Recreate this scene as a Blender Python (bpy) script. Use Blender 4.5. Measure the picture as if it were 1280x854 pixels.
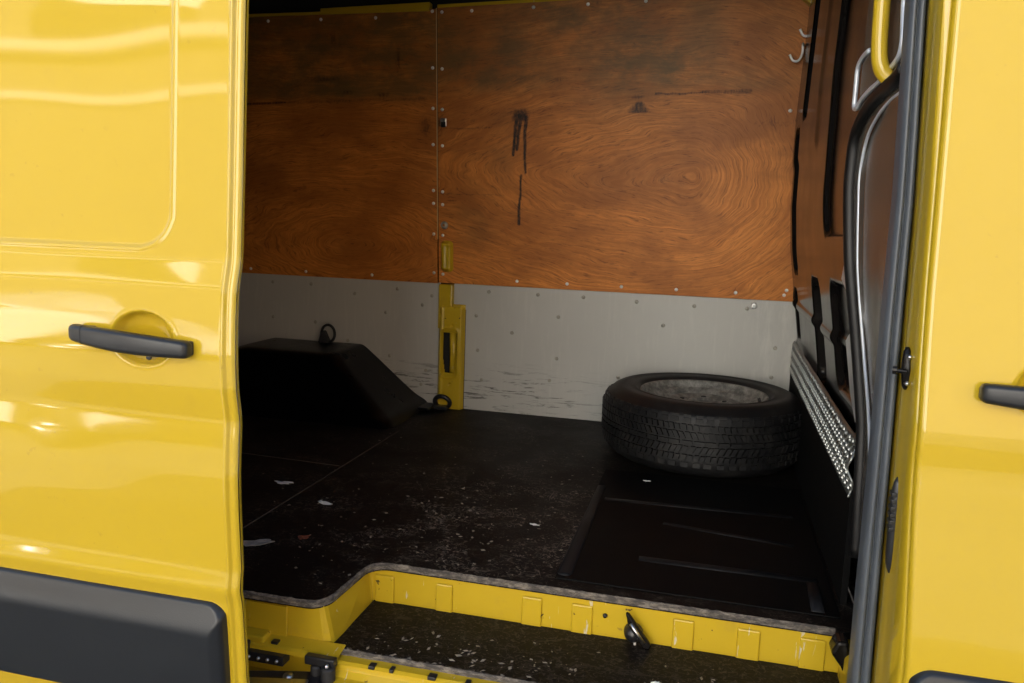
import bpy, bmesh, math, random
import numpy as np
from mathutils import Matrix, Vector

sc = bpy.context.scene
for o in list(bpy.data.objects):
    bpy.data.objects.remove(o)
C = sc.collection
H = 1.346            # eye height above the street; shapes below are written relative to eye level
R = math.radians

# ------------------------------------------------------------------ camera
cam = bpy.data.cameras.new('camera')
cam.lens = 28.0
cam.sensor_width = 36.0
cam.clip_start = 0.05
cam.clip_end = 800
co = bpy.data.objects.new('camera', cam)
C.objects.link(co)
right, down, fwd = (Vector(v).normalized() for v in
                    ((0.96864, 0.24599, 0.03491), (0.06881, -0.13022, -0.98909), (-0.23876, 0.96047, -0.14306)))
down = fwd.cross(right)
co.matrix_world = Matrix(((right[0], -down[0], -fwd[0], 0), (right[1], -down[1], -fwd[1], 0),
                          (right[2], -down[2], -fwd[2], H), (0, 0, 0, 1)))
sc.camera = co

# ------------------------------------------------------------------ sky, sun, exposure
w = bpy.data.worlds.new('World')
sc.world = w
w.use_nodes = True
wn = w.node_tree
sky = wn.nodes.new('ShaderNodeTexSky')
sky.sky_type = 'NISHITA'
sky.sun_disc = False
SUN_EL, SUN_AZ = 34, -16          # azimuth from +Y: beyond the van, so its open side is in shade
sky.sun_elevation = R(SUN_EL)
sky.sun_rotation = R(SUN_AZ)
sky.dust_density = 3.0
wn.nodes['Background'].inputs[1].default_value = 0.10
wn.links.new(sky.outputs[0], wn.nodes['Background'].inputs[0])
sl = bpy.data.lights.new('sun', 'SUN')
sl.energy = 5.0
sl.angle = R(0.6)
sl.color = (1.0, 0.97, 0.91)
so = bpy.data.objects.new('sun', sl)
C.objects.link(so)
sd = Vector((math.sin(R(SUN_AZ)) * math.cos(R(SUN_EL)), math.cos(R(SUN_AZ)) * math.cos(R(SUN_EL)), math.sin(R(SUN_EL))))
so.rotation_euler = (-sd).to_track_quat('-Z', 'Y').to_euler()
so.location = sd * 30
vs = sc.view_settings
vs.view_transform = 'Standard'
vs.look = 'None'
vs.exposure = 2.03
vs.gamma = 1.0
vs.use_curve_mapping = False
sc.cycles.max_bounces = 10
sc.cycles.diffuse_bounces = 6
sc.cycles.use_denoising = True
sc.cycles.caustics_reflective = False
sc.cycles.caustics_refractive = False
sc.cycles.sample_clamp_indirect = 6

random.seed(5)
rng = np.random.default_rng(11)

# ------------------------------------------------------------------ node helpers
class NT:
    def __init__(s, name):
        s.m = bpy.data.materials.new(name)
        s.m.use_nodes = True
        s.t = s.m.node_tree
        s.b = s.t.nodes['Principled BSDF']
        g = s.t.nodes.new('ShaderNodeNewGeometry')
        s.pos = g.outputs['Position']
    def n(s, k):
        return s.t.nodes.new(k)
    def put(s, sock, v):
        if isinstance(v, bpy.types.NodeSocket):
            s.t.links.new(v, sock)
        else:
            if hasattr(sock.default_value, '__len__') and not hasattr(v, '__len__'):
                v = (v, v, v)
            if sock.type == 'RGBA' and len(v) == 3:
                v = (*v, 1)
            sock.default_value = v
    def math(s, op, a, b=0.0, c=0.0, clamp=False):
        n = s.n('ShaderNodeMath'); n.operation = op; n.use_clamp = clamp
        for i, v in enumerate((a, b, c)):
            s.put(n.inputs[i], v)
        return n.outputs[0]
    def add(s, a, b): return s.math('ADD', a, b)
    def sub(s, a, b): return s.math('SUBTRACT', a, b)
    def mul(s, a, b, clamp=False): return s.math('MULTIPLY', a, b, clamp=clamp)
    def sep(s, v=None):
        n = s.n('ShaderNodeSeparateXYZ'); s.put(n.inputs[0], v if v is not None else s.pos); return n.outputs
    def comb(s, x, y, z):
        n = s.n('ShaderNodeCombineXYZ')
        for i, v in enumerate((x, y, z)):
            s.put(n.inputs[i], v)
        return n.outputs[0]
    def scale(s, vec, k):
        n = s.n('ShaderNodeVectorMath'); n.operation = 'MULTIPLY'
        s.put(n.inputs[0], vec); n.inputs[1].default_value = k; return n.outputs[0]
    def add_v(s, vec, k):
        n = s.n('ShaderNodeVectorMath'); n.operation = 'ADD'
        s.put(n.inputs[0], vec); n.inputs[1].default_value = k; return n.outputs[0]
    def noise(s, vec=None, scale=5, detail=4, rough=0.55, dist=0.0):
        n = s.n('ShaderNodeTexNoise')
        s.put(n.inputs['Vector'], vec if vec is not None else s.pos)
        n.inputs['Scale'].default_value = scale; n.inputs['Detail'].default_value = detail
        n.inputs['Roughness'].default_value = rough; n.inputs['Distortion'].default_value = dist
        return n.outputs[0]
    def ss(s, v, a, b, lo=0.0, hi=1.0):
        n = s.n('ShaderNodeMapRange'); n.interpolation_type = 'SMOOTHSTEP'
        s.put(n.inputs[0], v)
        for i, k in enumerate((a, b, lo, hi)):
            n.inputs[1 + i].default_value = k
        return n.outputs[0]
    def mix(s, f, a, b, mode='MIX'):
        n = s.n('ShaderNodeMix'); n.data_type = 'RGBA'; n.blend_type = mode
        s.put(n.inputs[0], f); s.put(n.inputs[6], a); s.put(n.inputs[7], b)
        return n.outputs[2]
    def attr(s, name):
        n = s.n('ShaderNodeAttribute'); n.attribute_name = name; return n.outputs['Fac']
    def bump(s, h, strength=0.3, dist=0.002):
        n = s.n('ShaderNodeBump'); n.inputs['Strength'].default_value = strength
        n.inputs['Distance'].default_value = dist; s.put(n.inputs['Height'], h)
        s.put(s.b.inputs['Normal'], n.outputs[0])
    def out(s, col=None, rough=None, metal=None, spec=None, coat=None, coat_rough=None):
        for k, v in (('Base Color', col), ('Roughness', rough), ('Metallic', metal), ('Specular IOR Level', spec),
                     ('Coat Weight', coat), ('Coat Roughness', coat_rough)):
            if v is not None:
                s.put(s.b.inputs[k], v)
        return s.m

def simple(name, col, rough=0.5, metal=0.0, var=0.25, scale=14, rvar=0.1, bump=0.0, spec=None, coat=None):
    t = NT(name)
    n = t.noise(scale=scale, detail=5)
    c2 = tuple(min(1, v * (1 + var)) for v in col); c1 = tuple(v * (1 - var) for v in col)
    if bump:
        t.bump(t.noise(scale=scale * 12, detail=3), bump, 0.001)
    return t.out(t.mix(n, c1, c2), t.math('ADD', rough - rvar / 2, t.mul(n, rvar)), metal, spec, coat)

M = {}
# yellow van paint, glossy outside: fine orange peel, faint dust and tiny chips
def paint(name, dirt):
    t = NT(name)
    n = t.noise(scale=3.0, detail=6)
    fine = t.noise(scale=60, detail=4)
    base = t.mix(n, (0.515, 0.352, 0.015), (0.555, 0.384, 0.020))
    sp = t.mul(t.ss(fine, 0.66, 0.72), t.ss(n, 0.5, 0.62))
    col = t.mix(t.mul(sp, dirt), base, (0.28, 0.17, 0.03))
    gr = t.ss(t.noise(scale=9, detail=8, rough=0.7), 0.56, 0.75)
    col = t.mix(t.mul(gr, dirt * 0.35), col, (0.30, 0.2, 0.05))
    if dirt > 0.5:
        sc_ = t.ss(t.noise(t.scale(t.pos, (30, 8, 3.0)), 2.2, 4, 0.6, 0.8), 0.665, 0.69)
        col = t.mix(t.mul(sc_, 0.6), col, (0.62, 0.60, 0.52))
        ch = t.ss(t.noise(scale=48, detail=4, rough=0.6), 0.685, 0.71)
        col = t.mix(t.mul(ch, 0.9), col, (0.05, 0.035, 0.02))
    t.bump(t.noise(scale=350, detail=1), 0.012, 0.001)
    t.b.inputs['Coat IOR'].default_value = 1.65
    return t.out(col, t.math('ADD', 0.34, t.mul(fine, 0.1 + 0.2 * dirt)), 0, 0.12, 1.0 - 0.6 * dirt, 0.02 + 0.12 * dirt)
M['paint'] = paint('yellow_paint', 0.22)
M['paint_in'] = paint('yellow_paint_worn', 0.75)
M['black_plastic'] = simple('black_plastic', (0.013, 0.014, 0.016), 0.36, var=0.2, scale=30, bump=0.12)
# cladding: grey-black textured plastic
t = NT('cladding_plastic')
n = t.noise(scale=6, detail=6); f = t.noise(scale=500, detail=2)
t.bump(f, 0.25, 0.0006)
M['cladding'] = t.out(t.mix(n, (0.010, 0.012, 0.015), (0.017, 0.020, 0.024)), t.math('ADD', 0.30, t.mul(n, 0.12)), 0, 0.5)
M['rubber_seal'] = simple('rubber_seal', (0.085, 0.098, 0.115), 0.42, var=0.2, scale=20)
M['rubber'] = simple('rubber', (0.017, 0.017, 0.018), 0.62, var=0.3, scale=25, bump=0.2)
M['black_gloss'] = simple('black_gloss', (0.008, 0.007, 0.0065), 0.18, var=0.3, scale=8, rvar=0.16, spec=0.22)
M['black_metal'] = simple('black_metal', (0.015, 0.015, 0.017), 0.33, 0.0, var=0.3, scale=30)
M['steel'] = simple('steel', (0.55, 0.56, 0.58), 0.3, 1.0, var=0.2, scale=30)
M['screw'] = simple('screw_zinc', (0.82, 0.81, 0.78), 0.3, 0.35, var=0.1, scale=50)
M['highlight_silver'] = simple('highlight_silver', (0.66, 0.71, 0.78), 0.30, 0.3, var=0.2, scale=10)  # pale colour standing in for highlights on rounded black edges
M['pillar_grey'] = simple('pillar_grey', (0.14, 0.125, 0.105), 0.24, 0.5, var=0.25, scale=4)
M['headliner'] = simple('headliner', (0.006, 0.006, 0.006), 0.8, var=0.3)
M['scrap'] = simple('scrap_paper', (0.66, 0.68, 0.68), 0.7, var=0.15, scale=60)
M['crumb'] = simple('crumb', (0.24, 0.21, 0.165), 0.9, var=0.5, scale=90)
M['glass'] = simple('dark_glass', (0.012, 0.014, 0.016), 0.05, var=0.1)
# dented aluminium tread plate
t = NT('tread_plate_metal')
n = t.noise(scale=22, detail=6, rough=0.7)
t.bump(t.noise(scale=90, detail=4), 0.25, 0.002)
M['tread_plate'] = t.out(t.mix(n, (0.28, 0.295, 0.275), (0.58, 0.60, 0.56)), t.math('ADD', 0.2, t.mul(n, 0.2)), 0.7)
M['plate_base'] = simple('tread_plate_dull', (0.13, 0.135, 0.125), 0.35, 0.6, var=0.5, scale=25)
# dirty steel rim
t = NT('dirty_steel_rim')
n = t.noise(scale=26, detail=8, rough=0.75)
m2 = t.ss(n, 0.36, 0.66)
t.bump(n, 0.3, 0.002)
M['rim'] = t.out(t.mix(m2, (0.10, 0.098, 0.088), (0.34, 0.33, 0.30)), t.math('ADD', 0.5, t.mul(n, 0.25)), 0.15)
# tyre rubber with road dust
t = NT('tyre_rubber')
n = t.noise(scale=18, detail=7, rough=0.7)
t.bump(t.noise(scale=160, detail=3), 0.3, 0.001)
M['tyre'] = t.out(t.mix(t.ss(n, 0.45, 0.75), (0.006, 0.006, 0.0065), (0.026, 0.024, 0.022)), 0.55, 0, 0.35)

# plywood: cathedral grain built from a warped ring field
def plywood(name, x0, z0, left_k, right_k, freq, seed, tone):
    t = NT(name)
    s = t.sep()
    x = t.sub(s[0], x0)
    z = t.sub(s[2], z0 + H)
    sx = t.scale(t.pos, (0.9, 0.0, 2.4))
    w1 = t.sub(t.noise(sx, 1.5 + seed * 0.13, 3), 0.5)
    w2 = t.sub(t.noise(t.scale(t.pos, (2.0, 0, 5.0)), 2.6, 4), 0.5)
    xl = t.mul(t.math('MINIMUM', x, 0.0), left_k)
    xr = t.mul(t.math('MAXIMUM', x, 0.0), right_k)
    ax = t.add(xl, xr)
    r = t.math('SQRT', t.add(t.mul(ax, ax), t.add(t.mul(z, z), 0.0008)))
    r = t.add(r, t.add(t.mul(w1, 0.17), t.mul(w2, 0.016)))
    rn = t.noise(t.comb(t.mul(r, freq * 0.62), t.mul(s[0], 0.5), t.mul(s[2], 0.5)), 1.0, 3, 0.6)
    ring = t.ss(rn, 0.36, 0.64)
    # fibre: streaks that run along the ring lines
    fib = t.noise(t.comb(t.mul(r, 150.0), t.mul(s[0], 7.0), t.mul(s[2], 5.0)), 1.0, 5, 0.65)
    pore = t.ss(t.noise(t.comb(t.mul(r, 330.0), t.mul(s[0], 22.0), t.mul(s[2], 16.0)), 1.0, 3, 0.6), 0.56, 0.66)
    patch = t.noise(t.scale(t.pos, (1.0, 0, 1.9)), 2.6, 6, 0.62)
    base = t.mix(ring, tuple(v * tone for v in (0.60, 0.198, 0.030)), tuple(v * tone for v in (0.71, 0.255, 0.045)))
    base = t.mix(t.ss(fib, 0.38, 0.66, 0, 0.45), base, tuple(v * tone for v in (0.25, 0.078, 0.012)))
    base = t.mix(t.ss(patch, 0.38, 0.64, 0.0, 0.75), base, tuple(v * tone for v in (0.30, 0.095, 0.014)))
    base = t.mix(t.mul(pore, 0.5), base, (0.10, 0.030, 0.006))
    # grime in the rubbed upper band, blotchy
    gn = t.noise(t.scale(t.pos, (1.2, 0, 2.2)), 5.0, 8, 0.7)
    grime = t.mul(t.attr('grime'), t.ss(gn, 0.34, 0.60, 0.15, 1.0), clamp=True)
    base = t.mix(t.mul(grime, 0.88), base, (0.135, 0.088, 0.030))
    dk = t.ss(t.noise(t.scale(t.pos, (1, 0, 1.8)), 24, 6, 0.7), 0.62, 0.74)
    base = t.mix(t.mul(t.mul(dk, grime), 0.75), base, (0.03, 0.017, 0.007))
    yl = t.ss(t.noise(t.scale(t.pos, (1, 0, 1.3)), 11, 5, 0.7), 0.66, 0.76)
    base = t.mix(t.mul(t.mul(yl, grime), 0.4), base, (0.42, 0.30, 0.03))
    base = t.mix(t.ss(t.add(t.attr('stain'), t.mul(t.sub(t.noise(t.scale(t.pos, (2.2, 0, 1)), 55, 5, 0.7), 0.5), 1.3)), 0.05, 1.15), base, (0.008, 0.006, 0.005))
    t.bump(t.add(fib, t.mul(pore, -0.6)), 0.10, 0.001)
    return t.out(base, t.math('ADD', 0.40, t.mul(fib, 0.22)), 0, 0.35)
M['ply_front'] = plywood('plywood_cathedral_grain', -0.10, 0.20, 0.30, 1.0, 190.0, 0, 1.05)
M['ply_rear'] = plywood('plywood_red_grain', -1.42, -0.10, 0.34, 0.42, 180.0, 3, 1.0)

# grey wall lining, scuffed low down
t = NT('grey_lining')
s = t.sep()
n = t.noise(scale=4, detail=6)
st = t.noise(t.scale(t.pos, (1.5, 1, 15.0)), 4.5, 7, 0.75, 0.5)
low = t.mul(t.ss(s[2], H - 0.52, H - 0.64), t.ss(s[0], -0.62, -0.35, 1.0, 0.25))
sc1 = t.mul(t.ss(st, 0.53, 0.63), low)
base = t.mix(n, (0.44, 0.43, 0.395), (0.52, 0.51, 0.47))
base = t.mix(t.ss(t.noise(t.scale(t.pos, (14, 1, 1.5)), 5, 5), 0.52, 0.7, 0, 0.18), base, (0.62, 0.60, 0.54))
base = t.mix(t.mul(sc1, 0.8), base, (0.03, 0.027, 0.025))
pale = t.mul(t.ss(t.noise(t.scale(t.pos, (9, 1, 2)), 4, 6, 0.7), 0.42, 0.75), t.ss(s[0], 0.10, 0.2))
base = t.mix(t.mul(pale, 0.35), base, (0.72, 0.70, 0.63))
M['grey_lining'] = t.out(base, 0.5, 0, 0.4)

# black phenolic floor, scraped and dusty
def floor_mat(name, wear):
    t = NT(name)
    s = t.sep()
    n = t.noise(scale=3.5, detail=7, rough=0.65)
    base = t.mix(n, (0.0025, 0.0021, 0.002), (0.009, 0.0062, 0.0048))
    if wear:
        dx = t.sub(s[0], -0.50); dy = t.sub(s[1], 1.88)
        g = t.math('EXPONENT', t.mul(t.add(t.mul(t.mul(dx, dx), 8.0), t.mul(t.mul(dy, dy), 11.0)), -1.0))
        pt = t.ss(t.noise(t.scale(t.pos, (1, 1.3, 0)), 5.5, 6, 0.7, 0.6), 0.42, 0.62, 0.08, 1.0)
        zone = t.mul(t.add(t.mul(g, 1.1), 0.30), pt)
    else:
        zone = 0.20
    sp = t.noise(t.scale(t.pos, (1.0, 1.0, 0)), 95, 3, 0.65, 1.2)
    sp2 = t.noise(t.scale(t.pos, (0.7, 1.6, 0)), 34, 5, 0.7, 1.5)
    fl = t.mul(t.ss(sp, 0.53, 0.64), zone)
    fl2 = t.mul(t.ss(sp2, 0.56, 0.63), t.mul(zone, 0.6))
    scr = t.mul(t.ss(t.noise(t.comb(t.mul(s[0], 6.0), t.mul(s[1], 55.0), 0.0), 1.6, 5, 0.7, 0.6), 0.64, 0.69), 0.22)
    ln = None
    for k, (sx_, sy_, sc_) in enumerate(((1.0, 2.6, 5.0), (2.2, 0.9, 6.0), (1.6, 1.6, 9.0), (0.6, 3.0, 8.0))):
        nn = t.noise(t.add_v(t.scale(t.pos, (sx_, sy_, 0)), (k * 3.7, k * 1.9, 0)), sc_, 2, 0.5, 0.5)
        l1 = t.ss(t.math('ABSOLUTE', t.sub(nn, 0.5)), 0.0, 0.006, 1.0, 0.0)
        l1 = t.mul(l1, t.ss(t.noise(t.add_v(t.scale(t.pos, (1, 1, 0)), (k * 5.1, 0, 0)), 11, 3), 0.50, 0.60))
        ln = l1 if ln is None else t.math('MAXIMUM', ln, l1)
    fl = t.math('MAXIMUM', fl, t.mul(ln, t.mul(zone, 1.0)))
    allm = t.math('MAXIMUM', t.math('MAXIMUM', fl, fl2), t.mul(scr, t.add(zone, 0.1)), clamp=True)
    base = t.mix(t.mul(allm, 0.95), base, (0.24, 0.195, 0.155))
    t.bump(t.add(sp, sp2), 0.2, 0.001)
    return t.out(base, t.math('ADD', 0.34, t.mul(n, 0.4)), 0, 0.14)
M['floor'] = floor_mat('black_floor_board', True)
M['step'] = floor_mat('black_step_board', False)
# worn board edge: pale fibres and dark gaps
t = NT('worn_board_edge')
n = t.noise(t.scale(t.pos, (1, 1, 3)), 42, 6, 0.75)
t.bump(n, 0.6, 0.004)
M['edge'] = t.out(t.mix(t.ss(n, 0.40, 0.72), (0.055, 0.048, 0.042), (0.26, 0.225, 0.18)), 0.8)
M['mat'] = simple('ribbed_rubber_mat', (0.0028, 0.0026, 0.0026), 0.6, var=0.4, scale=9, spec=0.12)
M['mat_rib'] = simple('rubber_rib_worn', (0.008, 0.0082, 0.0095), 0.55, var=0.8, scale=14, spec=0.25)
# outdoors
t = NT('asphalt')
t.bump(t.noise(scale=120, detail=4), 0.4, 0.004)
M['asphalt'] = t.out(t.mix(t.noise(scale=1.5, detail=8), (0.09, 0.087, 0.08), (0.16, 0.155, 0.145)), 0.9)
M['stone'] = simple('stone_wall', (0.17, 0.13, 0.085), 0.85, var=0.3, scale=2.5)
M['stone_trim'] = simple('stone_trim', (0.58, 0.54, 0.46), 0.8, var=0.12, scale=5)
M['render_white'] = simple('white_render', (0.82, 0.81, 0.78), 0.85, var=0.04, scale=2)
M['slate'] = simple('slate_roof', (0.09, 0.09, 0.1), 0.7, var=0.3, scale=6)
M['car_white'] = simple('white_car_paint', (0.86, 0.86, 0.85), 0.25, var=0.02, coat=1.0)

# ------------------------------------------------------------------ mesh helpers
class MB:
    def __init__(s):
        s.v, s.f, s.at = [], [], {}
    def add(s, vs, fs):
        b = len(s.v)
        s.v += [tuple(map(float, v)) for v in vs]
        s.f += [tuple(b + i for i in f) for f in fs]
        return s
    def box(s, x0, x1, y0, y1, z0, z1):
        v = [(x, y, z) for x in (x0, x1) for y in (y0, y1) for z in (z0, z1)]
        return s.add(v, [(0, 1, 3, 2), (4, 6, 7, 5), (0, 4, 5, 1), (2, 3, 7, 6), (0, 2, 6, 4), (1, 5, 7, 3)])
    def prism(s, poly, fn, d0, d1):
        """closed polygon (list of 2d) extruded from d0 to d1; fn(a, b, d) -> xyz"""
        n = len(poly)
        v = [fn(a, b, d0) for a, b in poly] + [fn(a, b, d1) for a, b in poly]
        fs = [(i, (i + 1) % n, n + (i + 1) % n, n + i) for i in range(n)]
        return s.add(v, fs + [tuple(range(n))[::-1], tuple(range(n, 2 * n))])
    def grid(s, P, close=False):
        """P array (n, m, 3)"""
        n, m = P.shape[:2]
        fs = []
        for i in range(n - 1):
            for j in range(m - 1 + (1 if close else 0)):
                k = (j + 1) % m
                fs.append((i * m + j, i * m + k, (i + 1) * m + k, (i + 1) * m + j))
        return s.add(P.reshape(-1, 3), fs)
    def tube(s, pts, r, seg=10, cap=True, closed=False):
        pts = [Vector(p) for p in pts]
        n = len(pts)
        rr = r if hasattr(r, '__len__') else [r] * n
        rows, up = [], None
        for i, p in enumerate(pts):
            a = pts[(i - 1) % n] if (closed or i) else p
            b = pts[(i + 1) % n] if (closed or i < n - 1) else p
            d = (b - a).normalized()
            if up is None:
                up = Vector((0, 0, 1)) if abs(d.z) < 0.9 else Vector((1, 0, 0))
            e = d.cross(up).normalized()
            up = e.cross(d).normalized()
            rows.append([tuple(p + (e * math.cos(q) + up * math.sin(q)) * rr[i])
                         for q in (2 * math.pi * k / seg for k in range(seg))])
        if closed:
            rows.append(rows[0])
        P = np.array(rows)
        b0 = len(s.v)
        s.grid(P, close=True)
        if cap and not closed:
            s.f.append(tuple(range(b0, b0 + seg))[::-1])
            s.f.append(tuple(range(b0 + (n - 1) * seg, b0 + n * seg)))
        return s
    def lathe(s, prof, c, seg=64, axis='z'):
        rows = []
        for r, h in prof:
            row = []
            for k in range(seg):
                q = 2 * math.pi * k / seg
                if axis == 'z':
                    row.append((c[0] + r * math.cos(q), c[1] + r * math.sin(q), c[2] + h))
                elif axis == 'y':
                    row.append((c[0] + r * math.cos(q), c[1] + h, c[2] + r * math.sin(q)))
                else:
                    row.append((c[0] + h, c[1] + r * math.cos(q), c[2] + r * math.sin(q)))
            rows.append(row)
        return s.grid(np.array(rows), close=True)

def wloc(o):
    p = Vector((0, 0, 0))
    while o is not None:
        p = p + o.location
        o = o.parent
    return p

def build(mb, name, mat, parent=None, smooth=False, bevel=0.0, seg=2, label=None, kind=None, sub=0):
    V = np.array(mb.v, dtype=np.float64)
    V[:, 2] += H
    cen = (V.min(0) + V.max(0)) / 2
    me = bpy.data.meshes.new(name)
    me.from_pydata((V - cen).tolist(), [], mb.f)
    me.update()
    for an, arr in mb.at.items():
        a = me.attributes.new(an, 'FLOAT', 'POINT')
        a.data.foreach_set('value', np.asarray(arr, dtype=np.float32))
    bm = bmesh.new(); bm.from_mesh(me)
    bmesh.ops.recalc_face_normals(bm, faces=bm.faces)
    bm.to_mesh(me); bm.free()
    if smooth:
        me.polygons.foreach_set('use_smooth', [True] * len(me.polygons))
    me.materials.append(M[mat] if isinstance(mat, str) else mat)
    o = bpy.data.objects.new(name, me)
    C.objects.link(o)
    o.location = Vector(cen)
    if parent is not None:
        o.location = Vector(cen) - wloc(parent)
        o.parent = parent
    if bevel:
        b = o.modifiers.new('bevel', 'BEVEL'); b.width = bevel; b.segments = seg; b.limit_method = 'ANGLE'
        b.angle_limit = R(35)
    if sub:
        b = o.modifiers.new('sub', 'SUBSURF'); b.levels = sub; b.render_levels = sub
    if label: o['label'] = label
    if kind: o['kind'] = kind
    return o

def dup(o, loc, parent, rot=None):
    """copy that shares its mesh, at a world place (z from eye level)"""
    c = o.copy()
    C.objects.link(c)
    c.parent = parent
    c.location = Vector((loc[0], loc[1], loc[2] + H)) - (wloc(parent) if parent else Vector((0, 0, 0)))
    if rot: c.rotation_euler = rot
    return c

def thing(name, loc, label, cat, group=None):
    o = bpy.data.objects.new(name, None)
    C.objects.link(o)
    o.empty_display_size = 0.1
    o.location = (loc[0], loc[1], loc[2] + H)
    o['label'] = label; o['category'] = cat
    if group: o['group'] = group
    return o

def tag(o, label, cat, group=None):
    o['label'] = label; o['category'] = cat
    if group: o['group'] = group
    return o

def lerp(v, xs, ys):
    return np.interp(v, xs, ys)

def smooth_prof(zs, ys, sig):
    """sampled polyline blurred slightly so that creases keep a small radius"""
    zz = np.arange(min(zs), max(zs) + 1e-6, 0.001)
    yy = np.interp(zz, zs, ys)
    k = np.exp(-0.5 * (np.arange(-30, 31) / (sig * 1000)) ** 2); k /= k.sum()
    return zz, np.convolve(np.pad(yy, 30, mode='edge'), k, 'valid')

def sst(v, a, b):
    q = np.clip((v - a) / (b - a), 0, 1)
    return q * q * (3 - 2 * q)

def rrect_sd(x, z, cx, cz, hx, hz, r):
    qx = np.abs(x - cx) - hx + r; qz = np.abs(z - cz) - hz + r
    return np.hypot(np.maximum(qx, 0), np.maximum(qz, 0)) + np.minimum(np.maximum(qx, qz), 0) - r

# ================================================================== SETTING
g = MB().grid(np.array([[(x, y, -H) for x in np.linspace(-60, 60, 25)] for y in np.linspace(-60, 60, 25)]))
build(g, 'street', 'asphalt', kind='structure')

# ================================================================== VAN
van = thing('van', (-0.6, 2.15, -H), 'yellow panel van with its side door slid open on a plywood lined cargo bay', 'van')
YW = 3.05                 # lining of the far wall
FL = -0.746               # load floor
ST = -0.836               # step tread

# ---- body shell (roof, far side, rear, cab mass, side panels round the door opening)
b = MB()
b.box(-3.35, 0.36, 3.10, 3.14, -1.0, 1.16)
build(b, 'far_side_panel', 'paint', van)
b = MB().box(-3.35, 0.45, 1.30, 3.10, 1.12, 1.16)
build(b, 'roof', 'paint', van)
b = MB().box(-3.35, 0.40, 1.32, 3.10, 1.06, 1.10)
build(b, 'headliner', 'headliner', van)
b = MB().box(-3.35, -3.30, 1.26, 3.10, -1.0, 1.12)
build(b, 'rear_door', 'paint', van)
b = MB().box(-3.30, -1.06, 1.235, 1.29, -0.98, 1.14)
build(b, 'rear_quarter_panel', 'paint', van)
b = MB().box(-1.06, 0.34, 1.30, 1.345, 0.82, 1.14)
build(b, 'door_header', 'paint', van, bevel=0.008)
b = MB().prism([(0.40, -1.02), (2.25, -1.02), (2.45, -0.75), (2.40, -0.25), (1.55, 0.05), (0.95, 1.02), (0.40, 1.12)],
               lambda a, z, d: (a, d, z), 1.285, 3.12)
build(b, 'cab', 'paint', van, bevel=0.03)
for wx in (-2.35, 1.62):
    for wy in (1.30, 2.87):
        q = MB().lathe([(0.02, 0.0), (0.20, 0.01), (0.21, 0.0), (0.33, 0.01), (0.345, 0.04), (0.345, 0.19), (0.32, 0.22), (0.02, 0.22)],
                       (wx, wy, -H + 0.345), 40, 'y')
        build(q, 'road_wheel', 'rubber', van, smooth=False)
b = MB().box(-3.3, 0.40, 1.40, 3.10, -0.99, FL - 0.10)
build(b, 'underfloor', 'black_metal', van)

# ---- sliding door: one skin with pressed panel, swage lines, handle bowl and hem
PZ = [-0.95, -0.83, -0.768, -0.69, -0.632, -0.605, -0.572, -0.52, -0.466, -0.412, -0.361, -0.322, -0.270, -0.219, -0.157, -0.115, -0.066, -0.011, 0.086, 0.205, 0.322, 0.6, 0.85, 1.06]
PY = [1.125, 1.099, 1.094, 1.089, 1.0845, 1.0775, 1.0835, 1.0815, 1.0790, 1.0785, 1.0815, 1.0850, 1.0765, 1.0750, 1.0775, 1.0810, 1.0935, 1.097, 1.103, 1.110, 1.117, 1.142, 1.175, 1.225]
DZ, DY = smooth_prof(PZ, PY, 0.0045)
DX1 = -0.714
xs = np.concatenate([np.arange(-2.02, -1.26, 0.02), np.arange(-1.26, -0.748, 0.004), np.arange(-0.748, DX1 + 1e-4, 0.0014)])
zs = np.concatenate([np.arange(-0.95, 0.42, 0.003), np.arange(0.42, 1.06, 0.02)])
XX, ZZ = np.meshgrid(xs, zs)
YY = np.interp(ZZ, DZ, DY)
sdp = rrect_sd(XX, ZZ, -1.38, 0.463, 0.548, 0.518, 0.062)
YY += 0.0045 * sst(-sdp, -0.001, 0.006) - 0.0022 * np.exp(-((sdp + 0.0005) / 0.0028) ** 2)
bw = np.hypot((XX + 0.875) / 0.058, (ZZ + 0.198) / 0.0445)
YY += 0.030 * np.sqrt(np.clip(1 - bw ** 2.2, 0, 1)) * sst(1 - bw, 0.0, 0.10) - 0.0012 * np.exp(-((bw - 1.03) / 0.05) ** 2)
# shallow dents, so that reflections wander a little
YY += 0.0007 * np.sin(XX * 7.1 + 2 * ZZ) * np.sin(ZZ * 5.3 + 1) + 0.0005 * np.sin(XX * 15 + ZZ * 9)
# hem along the rear edge of the opening
YY += 0.0045 * sst(XX, -0.7295, -0.7255) - 0.0018 * np.exp(-((XX + 0.7315) / 0.0022) ** 2)
e = np.clip((XX - (DX1 - 0.008)) / 0.008, 0, 1)
YY += 0.008 * (1 - np.sqrt(np.clip(1 - e ** 2, 0, 1)))
door = MB().grid(np.stack([XX, YY, ZZ], -1))
sdoor = build(door, 'sliding_door', 'paint', van, smooth=True, label='yellow sliding side door pushed back along the van')
# door inner skin and edge
b = MB()
edge = [(np.interp(z, DZ, DY), z) for z in np.arange(-0.95, 1.06, 0.02)]
rows = []
for y, z in edge:
    rows.append([(DX1 + 0.0002, y + 0.0118, z), (DX1, y + 0.018, z), (DX1 - 0.006, y + 0.026, z), (DX1 - 0.03, y + 0.035, z), (-0.82, y + 0.065, z), (-2.02, y + 0.065, z)])
b.grid(np.array(rows))
build(b, 'inner_skin', 'paint', sdoor, smooth=True)
b = MB().box(DX1 - 0.115, DX1 - 0.095, 1.150, 1.172, -0.90, 0.82)
build(b, 'door_seal', 'rubber_seal', sdoor, bevel=0.004)

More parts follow.
